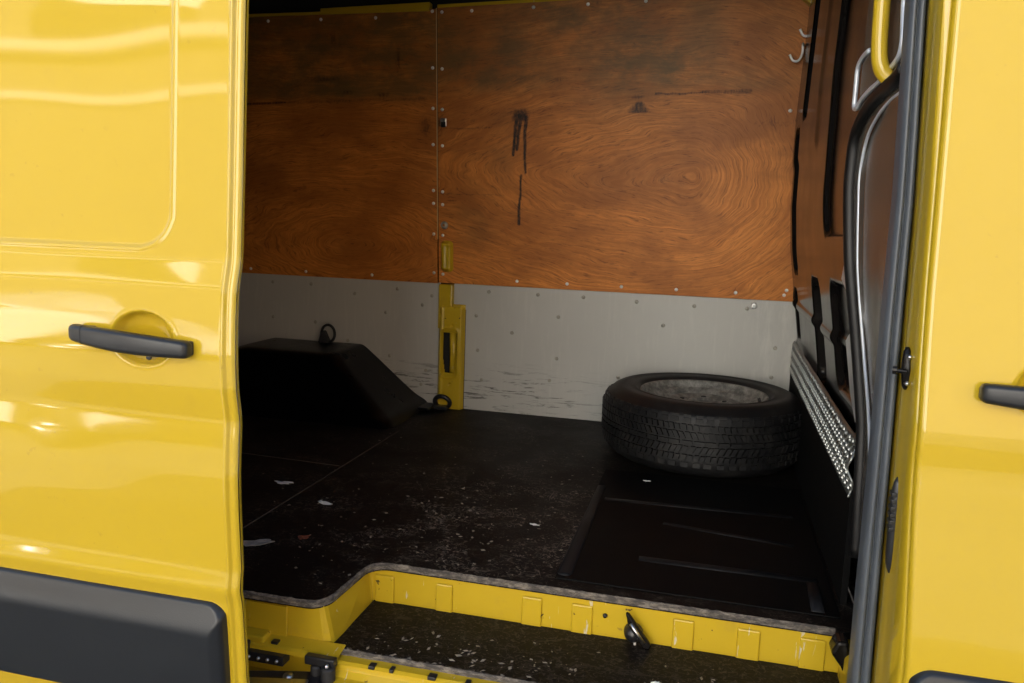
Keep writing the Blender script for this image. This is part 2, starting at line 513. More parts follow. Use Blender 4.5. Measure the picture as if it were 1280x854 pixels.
def cladding(x0, x1, end, ybase, parent, z0=-0.832, z1=-0.627):
    xs = np.concatenate([np.arange(x0, x1, 0.02), np.arange(x1 - 0.06, x1 + 0.0005, 0.003)]) if end > 0 else \
        np.concatenate([np.arange(x0, x0 + 0.06, 0.003), np.arange(x0 + 0.07, x1, 0.02)])
    xs = np.unique(np.round(xs, 4))
    zs = np.arange(z0, z1 + 0.0005, 0.003)
    X, Z = np.meshgrid(xs, zs)
    top = z1 - Z
    sidek = (x1 - X) if end > 0 else (X - x0)
    h = 0.004 + 0.022 * sst(top, -0.01, 0.058) 
    h = np.minimum(h, 0.006 + 0.020 * np.sqrt(np.clip(sidek / 0.022, 0, 1)))
    # corner rounding at the top end
    h = h - 0.022 * sst(np.hypot(np.maximum(0.035 - top, 0), np.maximum(0.035 - sidek, 0)), 0.028, 0.040)
    h = np.minimum(h, 0.004 + 0.022 * sst(Z - z0, 0, 0.01))
    h = np.where((top < 0.0015) | (sidek < 0.0012) | (Z - z0 < 0.0015), -0.01, h)
    Y = ybase(X, Z) - h
    o = build(MB().grid(np.stack([X, Y, Z], -1)), 'cladding', 'cladding', parent, smooth=True)
    return o
cladding(-2.0, -0.7365, 1, lambda X, Z: np.interp(Z, DZ, DY), sdoor)

def rloft(secs, seg=5):
    """loft of rounded rectangles: (x, yc, zc, hy, hz, r) along x"""
    rows = []
    for x, yc, zc, hy, hz, r in secs:
        row = []
        for cy, cz, a0 in ((hy - r, hz - r, 0), (-hy + r, hz - r, 90), (-hy + r, -hz + r, 180), (hy - r, -hz + r, 270)):
            for k in range(seg):
                a = R(a0 + 90 * k / (seg - 1))
                row.append((x, yc + cy + r * math.cos(a), zc + cz + r * math.sin(a)))
        rows.append(row)
    b = MB(); n = len(rows[0])
    b.grid(np.array(rows), close=True)
    b.f.append(tuple(range(n))[::-1]); b.f.append(tuple(range((len(rows) - 1) * n, len(rows) * n)))
    return b

def door_handle(x0, x1, z0, z1, y0, parent, cap):
    """bowed pull bar on two feet, the key cap at one end"""
    L = x1 - x0
    secs = []
    for q in np.concatenate([[0.0, 0.012, 0.03], np.linspace(0.06, 0.94, 15), [0.97, 0.988, 1.0]]):
        x = x0 + L * q
        zc = z0 + (z1 - z0) * q
        bow = 0.016 * math.sin(math.pi * min(1, max(0, q))) + 0.012
        en = min(q, 1 - q)
        k = math.sqrt(max(0.02, 1 - (1 - min(1, en / 0.04)) ** 2))
        hz = (0.0135 + 0.0035 * math.sin(math.pi * q)) * (0.55 + 0.45 * k)
        hy = 0.011 * (0.5 + 0.5 * k)
        secs.append((x, y0 - bow, zc, hy, hz, min(hy, hz) * 0.72))
    o = build(rloft(secs), 'handle', 'black_plastic', parent, smooth=True)
    for fx in (x0 + 0.02, x1 - 0.018):
        q = (fx - x0) / L; zc = z0 + (z1 - z0) * q
        b = rloft([(fx - 0.016, y0 - 0.003, zc, 0.016, 0.0115, 0.006), (fx + 0.016, y0 - 0.003, zc, 0.016, 0.0115, 0.006)])
        b.f = b.f
        ob = build(b, 'handle_foot', 'black_plastic', parent, smooth=False, bevel=0.003)
    xc = cap
    q = (xc - x0) / L
    bow = 0.016 * math.sin(math.pi * q) + 0.012
    b = rloft([(xc - 0.0008, y0 - bow, z0 + (z1 - z0) * q, 0.0116, 0.0152, 0.008), (xc + 0.0008, y0 - bow, z0 + (z1 - z0) * q, 0.0116, 0.0152, 0.008)])
    build(b, 'handle_joint', 'rubber', parent)
door_handle(-0.997, -0.779, -0.193, -0.208, 1.075, sdoor, -0.966)
b = MB().lathe([(0.0, 0), (0.0045, 0.0005), (0.005, 0.003), (0.003, 0.005)], (-0.871, 1.083, -0.229), 10, 'y')
build(b, 'drain_plug', 'black_plastic', sdoor)

# ---- front door and its jamb
FZ = [-1.0, -0.62, -0.58, -0.40, -0.325, -0.275, -0.168, -0.08, 0.058, 0.224, 0.333, 0.6, 1.0]
FY = [1.200, 1.188, 1.191, 1.212, 1.219, 1.2165, 1.226, 1.234, 1.238, 1.245, 1.250, 1.27, 1.33]
FDZ, FDY = smooth_prof(FZ, FY, 0.008)
def fdx(z): return np.interp(z, [-0.62, -0.396, -0.168, 0.058, 0.224, 0.333, 1.0], [0.3105, 0.3035, 0.2985, 0.2955, 0.2936, 0.293, 0.285])
us = np.concatenate([np.linspace(0, 0.016, 10), np.arange(0.022, 0.30, 0.005), np.arange(0.3, 0.98, 0.03)])
zs = np.concatenate([np.arange(-0.95, 0.42, 0.004), np.arange(0.42, 1.0, 0.03)])
UU, ZZ = np.meshgrid(us, zs)
XX = fdx(ZZ) + UU
YY = np.interp(ZZ, FDZ, FDY)
e = np.clip(1 - UU / 0.007, 0, 1)
YY = YY + 0.008 * (1 - np.sqrt(np.clip(1 - e ** 2, 0, 1)))
bw = np.hypot((XX - 0.475) / 0.058, (ZZ + 0.198) / 0.0445)
YY = YY + 0.030 * np.sqrt(np.clip(1 - bw ** 2.2, 0, 1)) * sst(1 - bw, 0.0, 0.10)
YY += 0.0008 * np.sin(XX * 9 + 4 * ZZ) * np.sin(ZZ * 7.3 + 1) + 0.0008 * np.exp(-((XX - 0.385) / 0.05) ** 2 - ((ZZ + 0.135) / 0.016) ** 2)
fdoor = build(MB().grid(np.stack([XX, YY, ZZ], -1)), 'front_door', 'paint', van, smooth=True, label='closed yellow cab door with black pull handle')
cladding(0.314, 1.25, -1, lambda X, Z: np.interp(Z, FDZ, FDY), fdoor, z1=-0.608)
door_handle(0.370, 0.590, -0.205, -0.212, 1.222, fdoor, 0.555)
b = MB().prism([(0.62, 0.14), (1.20, 0.10), (1.20, 0.55), (1.05, 0.80), (0.62, 0.84)], lambda a, z, d: (a, float(np.interp(z, FDZ, FDY)) + d, z), -0.004, 0.004)
build(b, 'window', 'glass', fdoor)

def zline(pts):
    """edge on the jamb: x, y, as a function of z from three measured stations"""
    z = [p[2] for p in pts]
    return lambda q: (np.interp(q, z, [p[0] for p in pts]), np.interp(q, z, [p[1] for p in pts]))
JZ = [-0.95, -0.69, 0.06, 0.335, 0.82]
def jx(a, bq, c):           # measured x at z=-0.69, 0.06, 0.335, carried on above and below
    k0 = (bq - a) / 0.75; k1 = (c - bq) / 0.275
    return lambda z: np.interp(z, JZ, [a - k0 * 0.26, a, bq, c, c + k1 * 0.25])
lip, flat, shade, seal_r, seal_l = jx(.3024, .2906, .2835), jx(.296, .2872, .2792), jx(.2985, .2876, .2780), jx(.2946, .2829, .2729), jx(.267, .2609, .2526)
rows = []
for z in np.linspace(-0.95, 0.82, 90):
    x0 = float(fdx(z)); y0 = float(np.interp(z, FDZ, FDY))
    L, F, S = float(lip(z)), float(flat(z)), float(shade(z))
    row = [(x0 + 0.006, y0 + 0.016, z), (x0 + 0.001, y0 + 0.0155, z)]
    for k in range(7):      # rounded lip behind the shut line
        a = R(90 * k / 6)
        row.append((x0 - 0.001 + (L - x0) * math.sin(a), y0 + 0.0155 + (1.268 - y0 - 0.0155) * (1 - math.cos(a)), z))
    row += [(L + (F - L) * 0.5, 1.285, z), (F, 1.300, z), (F + 0.0005, 1.304, z), (S, 1.318, z), (S - 0.001, 1.340, z), (S + 0.02, 1.345, z)]
    rows.append(row)
build(MB().grid(np.array(rows)), 'door_jamb', 'paint', van, smooth=True)
# rubber weather seal: two rounded ridges
rows = []
for z in np.linspace(-0.93, 0.82, 90):
    a, c = float(seal_l(z)), float(seal_r(z))
    wv = 0.0003 * math.sin(z * 13)
    row = []
    for k in range(25):
        q = k / 24
        yy = 1.335 - 0.013 * abs(math.sin(math.pi * (q * 2 if q < 0.5 else q * 2 - 1))) ** 0.6 * (1.0 if q < 0.5 else 0.75)
        row.append((a + (c + 0.003 - a) * q + wv, yy, z))
    row = [(a + wv, 1.365, z)] + row + [(c + 0.004 + wv, 1.36, z)]
    rows.append(row)
build(MB().grid(np.array(rows)), 'weather_seal', 'rubber_seal', van, smooth=True)
# striker and bumper on the jamb
def blob(path, r, k=0.5, seg=12):
    b = MB().tube(path, r, seg)
    b.v = [tuple(v) for v in b.v]
    return b
b = MB().tube([(0.2885, 1.286, -0.158), (0.289, 1.284, -0.164), (0.2895, 1.283, -0.175), (0.2905, 1.281, -0.190), (0.2912, 1.283, -0.205), (0.2915, 1.284, -0.216), (0.292, 1.287, -0.221)],
              [0.003, 0.006, 0.0075, 0.009, 0.0075, 0.006, 0.003], 12)
stk = build(b, 'striker', 'black_gloss', van, smooth=True)
b = MB().tube([(0.289, 1.272, -0.193), (0.276, 1.279, -0.193)], 0.0035, 10).tube([(0.277, 1.280, -0.193), (0.271, 1.282, -0.193)], 0.0062, 12)
build(b, 'striker_pin', 'black_gloss', stk, smooth=False)
for z in (-0.171, -0.211):
    b = MB().lathe([(0.0, -0.0105), (0.0028, -0.0102), (0.0034, -0.007), (0.0036, 0.002)], (0.2905, 1.281, z), 10, 'y')
    build(b, 'bolt', 'steel', stk, smooth=True)
zz = np.linspace(-0.358, -0.512, 18)
b = MB().tube([(float(lip(z)) * 0.45 + float(flat(z)) * 0.55 + 0.0005, 1.286, z) for z in zz],
              [0.0085 * math.sqrt(max(0.03, 1 - abs((i - 8.5) / 8.6) ** 4)) for i in range(18)], 12)
bp = build(b, 'door_guide', 'black_plastic', van, smooth=True)
b = MB()
for k in range(6):
    z = -0.385 - k * 0.011
    b.box(float(flat(z)) - 0.0055, float(flat(z)) + 0.002, 1.277, 1.297, z - 0.0035, z + 0.0035)
build(b, 'guide_rib', 'black_plastic', bp, bevel=0.0015)

# ---- bulkhead: black pressed sheet with upright channels
BZ = [-0.75, -0.36, -0.2, -0.05, 0.1, 0.4, 0.85, 1.06]
BX = [0.33, 0.312, 0.287, 0.262, 0.249, 0.247, 0.262, 0.268]
BBZ, BBX = smooth_prof(BZ, BX, 0.02)
ys = np.arange(1.655, 3.06, 0.0045); zs = np.arange(-0.745, 1.05, 0.006)
Yg, Zg = np.meshgrid(ys, zs)
Xg = np.interp(Zg, BBZ, BBX)
def chan(y0, y1, z0, z1, r, d):
    s = rrect_sd(Yg, Zg, (y0 + y1) / 2, (z0 + z1) / 2, (y1 - y0) / 2, (z1 - z0) / 2, r)
    return d * sst(-s, -0.002, 0.010)
for a in ((2.60, 2.76, 0.36, 1.3, 0.05, 0.030), (2.80, 2.96, -0.13, 0.36, 0.05, 0.030), (2.90, 3.02, -0.36, -0.18, 0.03, 0.03),
          (2.24, 2.44, -0.42, -0.11, 0.05, 0.030), (1.76, 2.12, 0.0, 0.95, 0.06, 0.014), (1.72, 2.05, -0.36, -0.10, 0.05, 0.018)):
    Xg = Xg + chan(*a)
Xg = Xg - 0.008 * sst(-rrect_sd(Yg, Zg, 2.5, -0.24, 0.9, 0.012, 0.01), -0.01, 0.01)
Xg = Xg - 0.006 * sst(Zg, 0.22, 0.26) * sst(Yg, 2.3, 2.36)
bulk = build(MB().grid(np.stack([Xg, Yg, Zg], -1)), 'bulkhead', 'black_gloss', van, smooth=True, label='glossy black pressed bulkhead behind the cab')
# black foot below the tread plate and the dented plate itself
M['kick'] = simple('kick_black', (0.004, 0.004, 0.004), 0.75, var=0.3, spec=0.1)
b = MB().box(0.299, 0.312, 1.67, 3.04, FL, -0.50)
build(b, 'kick_board', 'kick', bulk)
rows = []
PYs = np.arange(1.665, 3.0, 0.012); PZs = np.linspace(0, 1, 13)
for y in PYs:
    row = []
    for q in PZs:
        zt = -0.395 + (y - 1.66) * 0.018
        zb = -0.515 + (y - 1.66) * 0.02
        z = zb + (zt - zb) * q
        nearf = math.exp(-(y - 1.665) / 0.10)
        x = 0.2945 + 0.004 * math.sin(q * 9) * (0.1 + 1.5 * nearf) + 0.0004 * math.sin(y * 31 + q * 5) + 0.006 * (q > 0.93)
        row.append((x, y + 0.006 * math.sin(q * 17) * nearf, z))
    rows.append(row)
pl = MB().grid(np.array(rows))
plate = build(pl, 'tread_plate', 'plate_base', bulk, smooth=True, label='dented silver tread plate along the bulkhead foot')
sm = plate.modifiers.new('thick', 'SOLIDIFY'); sm.thickness = 0.002; sm.offset = 0
bright = MB()
for y in np.arange(1.69, 2.95, 0.055):
    bright.lathe([(0.0001, -0.003), (0.003, -0.0025), (0.0042, 0.0), (0.0042, 0.003)], (0.2915, y, -0.404 + (y - 1.66) * 0.018), 8, 'x')
pr = build(bright, 'plate_rivets', 'tread_plate', plate, kind='stuff')
e_ = [(0.2945 + 0.004 * math.sin(q * 9) * 1.6 - 0.001, 1.663 + 0.006 * math.sin(q * 17), -0.515 + 0.12 * q) for q in np.linspace(0, 1, 30)]
build(MB().tube(e_, 0.0022, 8), 'cut_edge', 'tread_plate', plate, smooth=True)
M['flange'] = simple('flange_grey', (0.50, 0.51, 0.51), 0.3, 0.1, var=0.2, scale=12)
lz = MB()
for i, y in enumerate(np.arange(1.675, 2.98, 0.016)):
    for j in range(7):
        q = (j + 0.5 + 0.35 * (i % 2)) / 7.4
        zt = -0.395 + (y - 1.66) * 0.018; zb = -0.515 + (y - 1.66) * 0.02
        z = zb + (zt - zb) * q
        nearf = math.exp(-(y - 1.665) / 0.10)
        x = 0.2930 + 0.004 * math.sin(q * 9) * (0.1 + 1.5 * nearf) + 0.0004 * math.sin(y * 31 + q * 5)
        a = 0.9 if (i + j) % 2 else -0.9
        l, wd, hh = 0.0068, 0.0020, 0.0032
        dy, dz = math.cos(a), math.sin(a)
        lz.add([(x, y + dy * l, z + dz * l), (x, y - dz * wd, z + dy * wd), (x, y - dy * l, z - dz * l), (x, y + dz * wd, z - dy * wd), (x - hh, y + dy * l * 0.45, z + dz * l * 0.45), (x - hh, y - dy * l * 0.45, z - dz * l * 0.45)],
               [(0, 1, 4), (1, 2, 5, 4), (2, 3, 5), (3, 0, 4, 5)])
build(lz, 'tread_pattern', 'tread_plate', plate, kind='stuff')

# ---- inner face of the pillar between bulkhead and seal
def pil(s, z, out=0.0):
    X = float(np.interp(z, BBZ, BBX)) * (1 - s) + 0.272 * s
    return (X - out, 1.66 - 0.30 * s, z)
rows = []
for z in np.linspace(-0.74, 0.9, 120):
    row = []
    for s_ in np.linspace(-0.02, 1.0, 30):
        o_ = 0.0
        # two recessed pressings
        lowp = rrect_sd(np.array((s_ - 0.62) * 0.30), np.array(z + 0.105), 0, 0, 0.138, 0.325, 0.08)
        o_ -= 0.006 * float(sst(-lowp, -0.006, 0.012))
        o_ -= 0.004 * math.exp(-((s_ - 0.62) / 0.10) ** 2) * float(sst(np.array(-z), -0.05, 0.15))
        row.append(pil(s_, z, o_ + 0.002))
    rows.append(row)
pillar = build(MB().grid(np.array(rows)), 'inner_pillar', 'pillar_grey', van, smooth=True)
def spline(pts, n=6):
    P = [np.array(p, float) for p in pts]
    P = [2 * P[0] - P[1]] + P + [2 * P[-1] - P[-2]]
    outp = []
    for i in range(1, len(P) - 2):
        for k in range(n):
            t_ = k / n
            outp.append(0.5 * ((2 * P[i]) + (-P[i - 1] + P[i + 1]) * t_ + (2 * P[i - 1] - 5 * P[i] + 4 * P[i + 1] - P[i + 2]) * t_ ** 2 + (-P[i - 1] + 3 * P[i] - 3 * P[i + 1] + P[i + 2]) * t_ ** 3))
    outp.append(P[-2])
    return outp
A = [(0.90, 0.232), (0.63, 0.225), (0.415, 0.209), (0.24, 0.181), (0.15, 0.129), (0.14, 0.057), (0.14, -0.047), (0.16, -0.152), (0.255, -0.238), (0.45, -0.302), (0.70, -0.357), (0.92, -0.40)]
b = MB().tube([pil(p[0], p[1], 0.001) for p in spline(A)], 0.0030, 8)  # pale bead: highlight painted along the edge of the lower pressing
build(b, 'edge_highlight', 'highlight_silver', pillar, smooth=True)
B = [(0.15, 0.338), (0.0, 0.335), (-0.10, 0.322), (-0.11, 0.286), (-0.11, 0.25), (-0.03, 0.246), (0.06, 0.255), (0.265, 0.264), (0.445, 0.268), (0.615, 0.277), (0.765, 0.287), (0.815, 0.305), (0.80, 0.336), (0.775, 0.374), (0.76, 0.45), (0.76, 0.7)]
b = MB().tube([pil(p[0], p[1], 0.004) for p in spline(B)], 0.0048, 8)  # same painted highlight round the upper opening
build(b, 'edge_highlight', 'highlight_silver', pillar, smooth=True)
K = [(0.95, 0.262), (0.785, 0.252), (0.5, 0.244), (0.24, 0.226), (0.04, 0.192), (-0.01, 0.135), (-0.02, 0.028), (0.0, -0.065), (0.02, -0.19), (0.05, -0.30), (0.08, -0.40), (0.12, -0.50), (0.14, -0.62)]
M['trim_black'] = simple('trim_black', (0.006, 0.006, 0.0065), 0.45, var=0.2)
b = MB().tube([pil(p[0], p[1], 0.006) for p in spline(K)], 0.0125, 10)
build(b, 'edge_trim', 'trim_black', pillar, smooth=True)
# bare notched flange of the bulkhead beside the trim
def flange(pts):
    b = MB().prism(pts, lambda y, z, d: (float(np.interp(z, BBZ, BBX)) - d, y, z), 0.004, 0.007)
    build(b, 'bulkhead_flange', 'flange', bulk, bevel=0.001)
flange([(1.655, 0.0), (1.70, -0.02), (1.79, -0.085), (1.74, -0.105), (1.655, -0.10)])
flange([(1.655, -0.185), (1.68, -0.175), (1.76, -0.20), (1.80, -0.215), (1.79, -0.33), (1.74, -0.375), (1.655, -0.385)])
flange([(1.655, -0.40), (1.72, -0.395), (1.71, -0.50), (1.655, -0.53)])
# dark glossy web above the black trim
# ---- grab handle
g_ = spline([(0.236, 1.47, 0.62), (0.236, 1.47, 0.45), (0.2375, 1.47, 0.36), (0.240, 1.47, 0.305), (0.246, 1.468, 0.277), (0.259, 1.462, 0.2605), (0.276, 1.455, 0.2565), (0.300, 1.45, 0.2565)], 7)
b = MB().tube(g_, 0.0128, 18)
build(b, 'grab_handle', 'paint', van, smooth=True, label='yellow painted tube grab handle on the pillar')

# ---- far wall: plywood above, grey lining below
def wall_y(z):            # the upper wall leans in
    return 3.045 - 0.085 * (z + 0.235) / 1.055
def ply_panel(name, x0f, x1f, z0, z1f, mat, parent, label, paintfn, step=0.004):
    nz = int((0.85 - z0) / step); nx = int(abs(x1f(0) - x0f(0)) / step)
    V = np.zeros((nz + 1, nx + 1, 3))
    for i in range(nz + 1):
        q = i / nz
        for_z = z0 + q * (0.83 - z0)
        xs = np.linspace(x0f(for_z), x1f(for_z), nx + 1)
        top = z1f(xs)
        zz = z0 + q * (top - z0)
        V[i, :, 0] = xs; V[i, :, 2] = zz; V[i, :, 1] = wall_y(zz)
    b = MB().grid(V)
    st, gr = paintfn(V[..., 0].ravel(), V[..., 2].ravel())
    b.at = {'stain': np.clip(st, 0, 1), 'grime': np.clip(gr, 0, 1)}
    o = build(b, name, mat, parent, smooth=False, label=label)
    s = o.modifiers.new('thick', 'SOLIDIFY'); s.thickness = 0.009; s.offset = -1
    return o
def wob(x, z, f, ph):
    return np.sin(x * f + ph) * np.cos(z * f * 1.3 + ph * 2) + 0.5 * np.sin(x * f * 2.7 + z * f * 1.9 + ph)
def line(x, z, x0, z0, x1, z1, w0, w1):
    L2 = (x1 - x0) ** 2 + (z1 - z0) ** 2
    q = np.clip(((x - x0) * (x1 - x0) + (z - z0) * (z1 - z0)) / L2, 0, 1)
    d = np.hypot(x - x0 - q * (x1 - x0), z - z0 - q * (z1 - z0))
    w_ = w0 + (w1 - w0) * q
    return 1 - sst(d, w_ * 0.6, w_ * 1.5)
def front_paint(x, z):
    s = np.zeros_like(x)
    mx = lambda v: np.maximum(s, v)
    x_, z_ = x, z
    x = x + 0.0022 * np.sin(z * 23 + 0.7) + 0.0010 * np.sin(z * 67 + x * 30)
    z = z + 0.0012 * np.sin(x_ * 31) + 0.0006 * np.sin(x_ * 120 + 1)
    jit = 0.004 * wob(x, z, 60, 1)
    # soaked patch and its drips
    s = mx(0.95 * np.exp(-(((x + 0.744) / 0.034) ** 4 + ((z - 0.413 - jit) / 0.026) ** 4)))
    s = mx(0.6 * np.exp(-(((x + 0.744) / 0.055) ** 2 + ((z - 0.425) / 0.012) ** 2)))
    for a in ((-0.757, 0.40, -0.766, 0.27, 0.007, 0.006), (-0.742, 0.40, -0.752, 0.29, 0.007, 0.006), (-0.722, 0.41, -0.721, 0.205, 0.007, 0.005),
              (-0.738, 0.195, -0.740, 0.01, 0.004, 0.006)):
        s = mx(0.95 * line(x, z, *a))
    # smudged triangle
    tri = np.exp(-((x + 0.303) / (0.012 + 0.9 * np.clip(0.462 - z, 0, 0.05))) ** 4) * sst(z, 0.418, 0.426) * (1 - sst(z, 0.455, 0.468))
    s = mx(0.85 * tri)
    s = mx(0.7 * np.exp(-((x + 0.31) / 0.03) ** 2 - ((z - 0.477) / 0.007) ** 2))
    # scrapes
    s = mx(0.75 * line(x, z, -0.245, 0.487, -0.06, 0.492, 0.004, 0.003))
    s = mx(0.55 * line(x, z, -0.08, 0.492, 0.078, 0.496, 0.005, 0.009))
    s = mx(0.5 * line(x, z, -1.04, 0.365, -0.86, 0.367, 0.003, 0.004))
    s = mx(0.45 * line(x, z, -1.07, 0.118, -0.80, 0.116, 0.003, 0.002))
    s = mx(0.30 * line(x, z, 0.11, 0.385, 0.24, 0.387, 0.010, 0.010) * (wob(x, z, 260, 2) > 0))
    s = mx(0.75 * np.exp(-((x + 1.07) / 0.03) ** 2 - ((z - 0.385) / 0.035) ** 2))
    for cx, cz, r in ((-0.98, 0.60, 0.012), (-0.93, 0.395, 0.015), (-0.60, 0.54, 0.02), (-0.52, 0.575, 0.012), (-0.33, 0.66, 0.008), (0.02, 0.655, 0.022), (-0.46, 0.80, 0.02), (-0.20, 0.19, 0.03), (-0.55, 0.35, 0.015)):
        s = mx(0.42 * np.exp(-((x - cx) / r) ** 2 - ((z - cz) / (r * 0.5)) ** 2))
    g = sst(z, 0.47, 0.54) * (0.72 + 0.2 * wob(x, z, 9, 3))
    g = np.maximum(g, 0.95 * np.exp(-((x + 0.35) / 0.22) ** 2 - ((z - 0.61) / 0.16) ** 2))
    g = g * (1 - 0.75 * sst(x, -0.12, 0.05) * sst(z, 0.5, 0.6))
    g = np.maximum(g, 0.35 * np.exp(-((x + 0.81) / 0.05) ** 2 - ((z - 0.28) / 0.16) ** 2))
    g = np.maximum(g, 0.4 * np.exp(-((x + 0.93) / 0.10) ** 2 - ((z - 0.0) / 0.12) ** 2))
    return s, g
def rear_paint(x, z):
    s = np.zeros_like(x)
    s = np.maximum(s, 0.8 * line(x, z, -2.1, 0.452, -1.72, 0.462, 0.006, 0.004))
    s = np.maximum(s, 0.4 * line(x, z, -1.72, 0.462, -1.12, 0.475, 0.005, 0.007))
    for cx, cz, rx, rz in ((-1.30, 0.49, 0.035, 0.012), (-1.23, 0.62, 0.012, 0.06), (-1.55, 0.55, 0.08, 0.012), (-1.45, 0.50, 0.03, 0.01), (-1.12, 0.37, 0.025, 0.04), (-1.5, 0.70, 0.012, 0.03)):
        s = np.maximum(s, 0.6 * np.exp(-((x - cx) / rx) ** 2 - ((z - cz) / rz) ** 2))
    g = sst(z, 0.44, 0.50) * (0.9 + 0.1 * wob(x, z, 9, 3))
    return s, g
seamx = lambda z: -1.0725 + 0.0 * z
ply_f = ply_panel('plywood_panel', lambda z: seamx(z) + 0.003, lambda z: 0.287 - 0.035 * np.clip((z + 0.23) / 0.6, 0, 1) if np.isscalar(z) else z,
                  -0.235, lambda x: np.where(x > 0.17, 0.828 - (x - 0.17) * 0.75, 0.800 + (x + 1.07) * 0.022), 'ply_front', van,
                  'plywood lining board with ring grain and a black drip stain', front_paint)
ply_r = ply_panel('plywood_panel', lambda z: -2.2, lambda z: seamx(z) - 0.003, -0.238, lambda x: 0.797 + (x + 1.07) * 0.012, 'ply_rear', van,
                  'darker reddish plywood lining board', rear_paint)
b = MB().box(-3.28, -2.206, 2.99, 3.04, -0.235, 0.80)
build(b, 'plywood_panel', 'ply_rear', van)
b = MB().box(-1.0735, -1.0715, 3.046, 3.05, -0.2, 0.0)
# pale plywood edge showing in the seam
rows = [[(-1.0755, wall_y(z) - 0.0005, z), (-1.0715, wall_y(z) - 0.0005, z)] for z in np.linspace(-0.06, 0.80, 12)]
M['ply_edge'] = simple('plywood_edge', (0.55, 0.38, 0.16), 0.7, var=0.3, scale=30)
build(MB().grid(np.array(rows)), 'panel_joint', 'ply_edge', van)
# grey lining boards, left and right of the yellow post
for poly in ([(-3.28, FL - 0.01), (-1.066, FL - 0.01), (-1.066, -0.236), (-3.28, -0.236)],
             [(-0.953, FL - 0.01), (0.312, FL - 0.01), (0.312, -0.236), (-1.0055, -0.236), (-1.0055, -0.318), (-0.966, -0.322), (-0.953, -0.34)]):
    b = MB().prism(poly, lambda a, z, d: (a, d, z), YW, YW + 0.012)
    build(b, 'grey_lining_board', 'grey_lining', van, bevel=0.001)
b = MB().box(-3.28, 0.33, 3.075, 3.085, FL - 0.02, 1.06)
build(b, 'wall_backing', 'headliner', van)
# yellow cant rail over the boards
b = MB()
b.box(-2.2, -1.10, wall_y(0.81) - 0.006, wall_y(0.81) + 0.03, 0.789, 0.7995)
build(b, 'cant_rail', 'paint_in', van, bevel=0.003)
b = MB().prism([(-1.55, 0.795), (-1.10, 0.798), (-1.10, 0.822), (-1.55, 0.812)], lambda a, z, d: (a, d, z), wall_y(0.81) - 0.002, wall_y(0.81) + 0.03)
b.prism([(-1.07, 0.800), (0.0, 0.824), (0.0, 0.836), (-1.07, 0.812)], lambda a, z, d: (a, d, z), wall_y(0.81) - 0.001, wall_y(0.81) + 0.03)
build(b, 'cant_rail', 'paint_in', van, bevel=0.002)
b = MB().prism([(0.10, 0.90), (0.19, 0.822), (0.275, 0.745), (0.30, 0.76), (0.30, 0.80), (0.20, 0.90)], lambda a, z, d: (a, d, z), wall_y(0.8) - 0.03, wall_y(0.8) + 0.02)
build(b, 'roof_gusset', 'paint_in', van, bevel=0.006)
b = MB().prism([(0.14, 0.92), (0.215, 0.838), (0.28, 0.80), (0.30, 0.92)], lambda a, z, d: (a, d, z), wall_y(0.8) - 0.05, wall_y(0.8) - 0.034)
build(b, 'gusset_cover', 'black_gloss', van, bevel=0.006)

# screws along board edges
sb = MB().lathe([(0.0001, -0.0035), (0.0045, -0.003), (0.0068, -0.0008), (0.0068, 0.001)], (0, 0, 0), 10, 'y')
first = None
def screw_at(x, z, parent, kind='screw', y=None):
    global first
    y = (wall_y(z) - 0.0005) if y is None else y
    if first is None:
        first = build(sb, kind, 'screw', parent, smooth=True)
        first.location = Vector((x, y, z + H)) - wloc(parent)
        return first
    return dup(first, (x, y, z), parent)
for x in (-0.935, -0.70, -0.50, -0.295, -0.09, 0.13):
    screw_at(x, 0.785 + (x + 1) * 0.022, ply_f)
for z in (0.785, 0.583, 0.435, 0.30, 0.125, 0.075, -0.20, -0.045):
    screw_at(-1.052, z, ply_f); screw_at(-1.090, z + 0.004, ply_r)
for x in (-0.745, -0.545, -0.335, -0.13, 0.085, 0.255):
    screw_at(x, -0.213, ply_f)
for x in (0.22, 0.262):
    screw_at(x, -0.195 if x > 0.25 else 0.43, ply_f)
for x in (-1.78, -1.55, -1.32):
    screw_at(x, 0.772, ply_r)
for x in (-1.92, -1.66, -1.36):
    screw_at(x, -0.218, ply_r)
# dull rivets on the grey boards
boards = [o for o in van.children if o.name.startswith('grey_lining')]
rb = MB().lathe([(0.0001, -0.0030), (0.005, -0.0022), (0.0085, 0.0), (0.0085, 0.001)], (0, 0, 0), 12, 'y')
M['rivet'] = simple('grey_rivet', (0.36, 0.34, 0.29), 0.45, 0.2, var=0.3, scale=60)
r0 = None
for x, z in ((-0.86, -0.262), (-0.66, -0.262), (-0.48, -0.262), (-0.275, -0.268), (-0.06, -0.272), (0.13, -0.27), (-0.575, -0.345), (-0.17, -0.352), (-0.575, -0.51), (-0.76, -0.42),
             (-0.91, -0.36), (-0.90, -0.50), (-0.88, -0.62), (-0.33, -0.565), (0.24, -0.41), (0.235, -0.52), (-0.60, -0.60)):
    if r0 is None:
        r0 = build(rb, 'rivet', 'rivet', boards[1], smooth=True)
        r0.location = Vector((x, YW - 0.0005, z + H)) - wloc(boards[1])
    else:
        dup(r0, (x, YW - 0.0005, z), boards[1])
for x, z in ((-1.82, -0.27), (-1.64, -0.27), (-1.44, -0.30), (-1.25, -0.27), (-1.82, -0.42), (-1.62, -0.43), (-1.47, -0.50), (-1.30, -0.37), (-1.14, -0.33), (-1.12, -0.60), (-1.14, -0.66), (-1.28, -0.55), (-1.10, -0.29)):
    dup(r0, (x, YW - 0.0005, z), boards[0])
b = MB().lathe([(0.004, -0.006), (0.007, -0.006), (0.012, -0.003), (0.013, 0.001)], (0.153, YW - 0.001, -0.258), 16, 'y')
